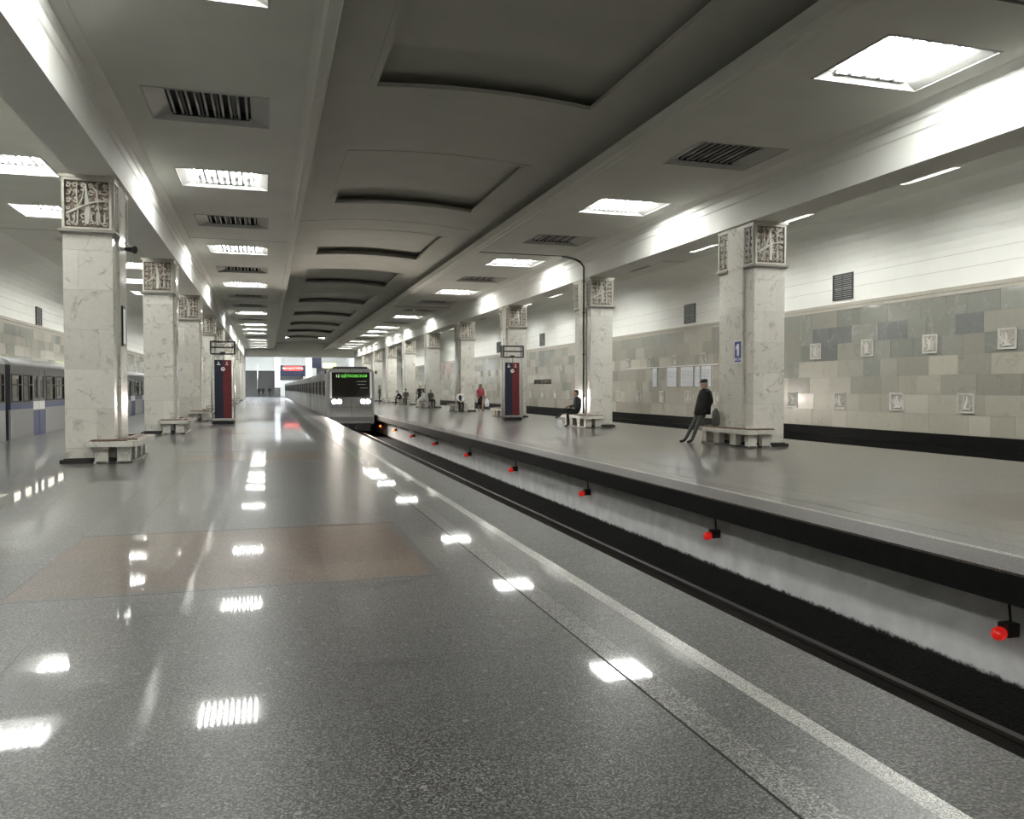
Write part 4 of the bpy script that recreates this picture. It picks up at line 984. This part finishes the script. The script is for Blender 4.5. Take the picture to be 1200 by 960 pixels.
# ------------------------------------------------------------------ people
def person(name_label, loc, rot, joints, cols, skirt=None, coat=None, hair='hair_dark', hat=None, fat=1.12, hair_long=False, group=None):
    """one skinned body with five-fingered hands; x right, y forward, z up; materials follow the bones"""
    J = {k: Vector(v) for k, v in joints.items()}
    t = thing('person', name_label, 'person', loc, rot, group)
    V = []; E_ = []; R_ = []; B = []
    def vtx(p, r): V.append(Vector(p)); R_.append(r); return len(V) - 1
    def chain(start, items, zone):
        prev = start
        for p, r in items:
            i = vtx(p, r); E_.append((prev, i)); B.append((prev, i, zone)); prev = i
        return prev
    f = fat
    pel = vtx(J['pelvis'], .135 * f)
    chest = chain(pel, [(J['spine'], .125 * f), (J['chest'], .145 * f)], 'top')
    nk = chain(chest, [((J['chest'] * .35 + J['neck'] * .65), .07), (J['neck'], .055)], 'top')
    chain(nk, [(J['neck'] * .6 + J['head'] * .4, .052)], 'skin')
    for s in 'lr':
        sh = chain(chest, [(J['sho_' + s], .068 * f), ((J['sho_' + s] + J['elb_' + s]) / 2, .058 * f), (J['elb_' + s], .047 * f), ((J['wri_' + s] + J['elb_' + s]) / 2, .043 * f), (J['wri_' + s], .033)], 'top')
        d = (J['wri_' + s] - J['elb_' + s]).normalized(); side = d.cross(Vector((0, 1, .2))).normalized() if abs(d.y) < .9 else Vector((1, 0, 0))
        fw = side.cross(d).normalized()
        palm = chain(sh, [(J['wri_' + s] + d * .045, .032)], 'skin')
        for q, ln in ((-.027, .060), (-.009, .072), (.009, .067), (.027, .052)):
            b0 = V[palm] + d * .04 + side * q
            chain(palm, [(b0, .0085), (b0 + d * ln * .55 + fw * .008, .008), (b0 + d * ln + fw * .022, .006)], 'skin')
        b0 = J['wri_' + s] + d * .03 + side * -.035 + fw * .012
        chain(palm, [(b0, .0095), (b0 + d * .032 - side * .012 + fw * .014, .008)], 'skin')
        hp = chain(pel, [(J['hip_' + s], .095 * f), ((J['hip_' + s] + J['kne_' + s]) / 2, .082 * f), (J['kne_' + s], .062), ((J['kne_' + s] * .6 + J['ank_' + s] * .4), .058), (J['ank_' + s], .042)], 'legs')
        chain(hp, [(J['ank_' + s] * .6 + J['toe_' + s] * .4 - Vector((0, 0, .02)), .042), (J['toe_' + s], .034)], 'shoe')
    me = bpy.data.meshes.new('body'); me.from_pydata(V, E_, []); me.update()
    ob = bpy.data.objects.new('body_cage', me); COL.objects.link(ob)
    md = ob.modifiers.new('skin', 'SKIN'); md.use_smooth_shade = True
    sv = me.skin_vertices[0].data
    for i, r in enumerate(R_): sv[i].radius = (r, r)
    sv[0].use_root = True
    sb = ob.modifiers.new('sub', 'SUBSURF'); sb.levels = 1; sb.render_levels = 1
    bpy.context.view_layer.update()
    bme = bpy.data.meshes.new_from_object(ob.evaluated_get(bpy.context.evaluated_depsgraph_get()))
    bpy.data.objects.remove(ob)
    bme.materials.clear()
    zones = ['top', 'legs', 'skin', 'shoe']
    for z in zones: bme.materials.append(MT[{'skin': 'skin', 'top': cols[0], 'legs': cols[1], 'shoe': cols[2]}[z]])
    for pl in bme.polygons:
        c = pl.center; best = 9; bz = 'top'
        for a, b, z in B:
            A, D = V[a], V[b] - V[a]; u = max(0, min(1, (c - A).dot(D) / max(D.length_squared, 1e-9))); dd = (c - A - D * u).length - (R_[a] * (1-u) + R_[b] * u)
            if dd < best: best, bz = dd, z
        pl.material_index = zones.index(bz); pl.use_smooth = True
    link('body', bme, t)
    # head with face
    hd = J['head']; fwd = Vector(joints.get('look', (0, 1, 0))).normalized(); rt = fwd.cross(Vector((0, 0, 1))).normalized(); upv = rt.cross(fwd)
    def HP(x, y, z): return hd + rt * x + fwd * y + upv * z
    m = MB(); rings = []
    prof = [(-.118, .030, .035, .030), (-.105, .048, .058, .022), (-.08, .060, .076, .012), (-.04, .070, .088, .004), (0, .074, .096, 0), (.04, .077, .099, -.004), (.08, .068, .088, -.008), (.105, .046, .060, -.010), (.118, .018, .025, -.012)]
    for z, rx, ry, oy in prof:
        ring = []
        for k in range(16):
            a = 2*PI*k/16; x, y = rx*math.cos(a), ry*math.sin(a) + oy
            if k == 4 and -.05 < z < .02: y += .020 if z < -.02 else .012        # nose
            if k in (3, 5) and z == 0: y -= .010                                   # eye sockets
            ring.append(HP(x, y, z))
        rings.append(ring)
    m.loft(rings, 0, True)
    for s in (-1, 1):
        m.tube([HP(s*.074, -.01, -.03), HP(s*.082, -.014, 0), HP(s*.080, -.016, .03)], [.010, .014, .010], 6)
        m.ball(HP(s*.030, .086, .004), .010, n=6, m=4, mi=1)
    m.tube([HP(-.022, .088, -.062), HP(0, .094, -.063), HP(.022, .088, -.062)], [.004, .006, .004], 5, mi=2)
    h = obj('head', m, ['skin', 'hair_dark', 'red_cloth'], t)
    hm = MB(); hr = []
    for z, rx, ry, oy, open_ in [(-.07 if not hair_long else -.16, .066, .06, -.045, 1), (-.03, .078, .07, -.03, 1), (.02, .083, .088, -.018, 1), (.06, .083, .098, -.010, 0), (.10, .064, .080, -.012, 0), (.128, .025, .03, -.012, 0)]:
        ring = []
        for k in range(16):
            a = 2*PI*k/16; y = ry*math.sin(a) + oy
            if open_: y = min(y, .015)
            ring.append(HP(rx*math.cos(a), y, z))
        hr.append(ring)
    hm.loft(hr, 0, True); obj('hair', hm, hair, h)
    if hat:
        cm = MB(); cr = []
        for z, r_ in ((.055, .098), (.075, .106), (.115, .104), (.140, .075), (.148, .02)):
            cr.append([HP(r_*.85*math.cos(2*PI*k/14), r_*math.sin(2*PI*k/14) - .005, z) for k in range(14)])
        cm.loft(cr, 0, True); cm.loft([[HP(.05*math.cos(2*PI*k/10), .12 + .05*math.sin(2*PI*k/10), z) for k in range(10)] for z in (.055, .066)], 0)
        obj('hat', cm, hat, h)
    def cloth(nm, rings_, mat):
        c = MB(); rr = []
        for (ctr, rx, ry) in rings_:
            c0 = Vector(ctr); n = 18
            rr.append([c0 + Vector(((rx + .008*math.sin(5*a)) * math.cos(a), (ry + .008*math.cos(4*a)) * math.sin(a), 0)) for a in [2*PI*k/n for k in range(n)]])
        c.loft(rr, 0, True); obj(nm, c, mat, t)
    if skirt: cloth('skirt', skirt[0], skirt[1])
    if coat: cloth('coat', coat[0], coat[1])
    return t
def stand(**o):
    j = dict(pelvis=(0,0,.95), spine=(0,.01,1.14), chest=(0,0,1.33), neck=(0,.01,1.50), head=(0,.03,1.635))
    for s, k in (('l', -1), ('r', 1)):
        j.update({'sho_'+s: (k*.185,0,1.42), 'elb_'+s: (k*.235,-.03,1.14), 'wri_'+s: (k*.24,.05,.89), 'hip_'+s: (k*.09,0,.90), 'kne_'+s: (k*.095,.03,.50), 'ank_'+s: (k*.10,-.02,.085), 'toe_'+s: (k*.12,.14,.035)})
    j.update(o); return j
def sit(seat=.45, **o):
    z = seat + .155
    j = dict(pelvis=(0,0,z), spine=(0,.0,z+.2), chest=(0,.02,z+.40), neck=(0,.05,z+.57), head=(0,.08,z+.70))
    for s, k in (('l', -1), ('r', 1)):
        j.update({'sho_'+s: (k*.18,.02,z+.48), 'elb_'+s: (k*.23,.06,z+.22), 'wri_'+s: (k*.14,.28,z+.10), 'hip_'+s: (k*.09,.06,z-.01), 'kne_'+s: (k*.12,.46,z-.02), 'ank_'+s: (k*.12,.44,.085), 'toe_'+s: (k*.14,.60,.035)})
    j.update(o); return j
R90 = PI / 2
# man in a black coat leaning back against the first right column, facing the track
person('person in a black coat and dark cap leaning back on the nearest right column', (11.48, 19.88, 0), R90,
       stand(pelvis=(0,-.02,.91), spine=(0,-.05,1.11), chest=(0,-.08,1.30), neck=(0,-.09,1.47), head=(0,-.06,1.605), look=(-.15, 1, -.1),
             sho_l=(-.195,-.09,1.40), sho_r=(.195,-.09,1.40), elb_l=(-.27,-.14,1.12), elb_r=(.27,-.14,1.12), wri_l=(-.22,.02,.92), wri_r=(.22,.02,.92),
             hip_l=(-.09,-.02,.87), hip_r=(.09,-.02,.87), kne_l=(-.10,.20,.49), kne_r=(.08,.24,.50), ank_l=(-.11,.36,.085), ank_r=(.10,.46,.085), toe_l=(-.12,.53,.035), toe_r=(.11,.63,.035)),
       ('black_cloth', 'grey_cloth', 'shoe'), coat=([((0,.0,.78),.29,.215), ((0,-.02,.95),.28,.20), ((0,-.06,1.15),.27,.19), ((0,-.08,1.30),.25,.175), ((0,-.09,1.42),.19,.13), ((0,-.09,1.49),.085,.085)], 'black_cloth'), hair='hair_grey', hat='hair_dark', fat=1.15)
t = thing('bag', 'dark grey bag standing on the bench behind the person in the black coat', 'bag', (11.66, 19.46, .485), .5)
obj('bag_body', MB().loft([[(.13*math.cos(a)*k, .09*math.sin(a)*k + o_, z) for a in [2*PI*i/14 for i in range(14)]] for z, k, o_ in ((0,.85,0), (.04,1,0), (.2,1.05,.0), (.36,.9,.01), (.42,.6,.01), (.44,.3,.01))], 0, True), 'grey_cloth', t)
obj('strap', MB().tube([(-.1,0,.34), (-.06,0,.46), (.06,0,.46), (.1,0,.34)], .012, 6), 'dark_cloth', t)
# man on the bench of the second right column, legs crossed
person('person in a dark jacket sitting cross-legged at the second right column', (11.53, 29.35, 0), R90,
       sit(pelvis=(0,0,.60), kne_r=(.08,.48,.68), ank_r=(-.06,.80,.42), toe_r=(-.06,.95,.36), kne_l=(-.11,.46,.55), ank_l=(-.11,.44,.085), toe_l=(-.12,.60,.035), wri_l=(-.02,.34,.76), wri_r=(.04,.38,.78)), ('dark_cloth', 'black_cloth', 'shoe'), hair='hair_dark')
o = obj('shopping_bag', MB().loft([[(-.10*k, -.05*k, z), (.10*k, -.05*k, z), (.10*k, .05*k, z), (-.10*k, .05*k, z)] for z, k in ((0, .9), (.1, 1.1), (.24, 1.0), (.30, .7))], 0, False), 'white_cloth', None, (10.60, 28.9, .0))
tag(o, 'small white bag on the floor before the person sitting at the second right column', 'bag')
o = obj('newspaper', MB().prism([(-.22, .0), (0, .05), (.22, 0), (.22, .012), (0, .062), (-.22, .012)], -.16, .16, 'y'), 'paper', None, (11.56, 29.95, .485))
tag(o, 'white newspaper on the bench behind the person in the dark jacket', 'newspaper')
# woman in a red top walking
person('person in a red top and black skirt walking with a white bag', (13.29, 51.1, 0), PI + .15,
       stand(kne_l=(-.09,.12,.50), ank_l=(-.09,.14,.09), toe_l=(-.09,.30,.04), ank_r=(.09,-.16,.11), toe_r=(.10,-.02,.035), elb_l=(-.25,-.02,1.12), wri_l=(-.27,.04,.86)), ('red_cloth', 'skin', 'shoe'),
       skirt=([((0,.0,.42),.21,.17), ((0,0,.62),.20,.165), ((0,0,.85),.18,.145), ((0,.0,1.0),.15,.125)], 'black_cloth'), hair_long=True)
o = obj('shopping_bag', MB().loft([[(-.14*k, -.05*k, z), (.14*k, -.05*k, z), (.14*k, .05*k, z), (-.14*k, .05*k, z)] for z, k in ((.30, .9), (.40, 1.1), (.62, 1.0), (.70, .8), (.86, .1))], 0, False), 'white_cloth', None, (13.71, 51.06, 0))
tag(o, 'white carrier bag held by the person in the red top', 'bag')
# woman on the bench of the fourth right column, facing the camera
person('person in a white blouse and dark vest sitting facing the camera', (11.72, 50.27, 0), PI, sit(wri_l=(-.06,.26,.66), wri_r=(.06,.26,.66)), ('white_cloth', 'black_cloth', 'shoe'),
       coat=([((0,.02,.60),.15,.13), ((0,.02,.78),.135,.12), ((0,.03,.98),.15,.13), ((0,.04,1.06),.08,.09)], 'black_cloth'), hair_long=True)
# pair on the bench of the fifth right column
person('person in white top and pale trousers sitting at the fifth right column', (11.55, 61.9, 0), R90 + .2, sit(), ('white_cloth', 'pale_cloth', 'shoe'), hair='hair_dark')
person('person in dark clothes and pale cap sitting at the fifth right column', (11.95, 61.1, 0), PI + .3, sit(), ('olive_cloth', 'dark_cloth', 'shoe'), hat='pale_cloth')
for i, (x, y, r) in enumerate(((13.5, 74.2, PI), (14.0, 74.6, PI * .8), (14.45, 75.0, PI * 1.2))):
    person(f'person in dark clothes standing behind the fifth right column, {["leftmost", "middle", "rightmost"][i]} one', (x, y, 0), r, stand(), ('black_cloth', 'dark_cloth', 'shoe'), group='standing group behind the fifth right column')
person('person in black leaning forward on the bench of the sixth right column', (11.5, 72.6, 0), R90, sit(chest=(0,.18,.93), neck=(0,.28,1.07), head=(0,.34,1.18), sho_l=(-.18,.20,1.0), sho_r=(.18,.20,1.0), elb_l=(-.2,.34,.76), elb_r=(.2,.34,.76), wri_l=(-.08,.52,.70), wri_r=(.08,.52,.70)), ('black_cloth', 'black_cloth', 'shoe'))
person('person in a dark hooded jacket sitting upright at the sixth right column', (11.85, 71.98, 0), PI - .3, sit(), ('olive_cloth', 'dark_cloth', 'shoe'), hat='black_cloth')
person('person in dark olive clothes standing by the train on the right platform', (10.50, 79.4, 0), R90, stand(), ('olive_cloth', 'dark_cloth', 'shoe'))
for i, (x, r) in enumerate(((-1.30, .2), (-.62, 0), (.42, -.2))):
    person(f'person in dark clothes at the foot of the far staircase, {["leftmost", "middle", "rightmost"][i]} of three', (x, 141.5, 0), r, stand(), ('black_cloth', 'dark_cloth', 'shoe'), group='three people at the far stairs', fat=1.15)
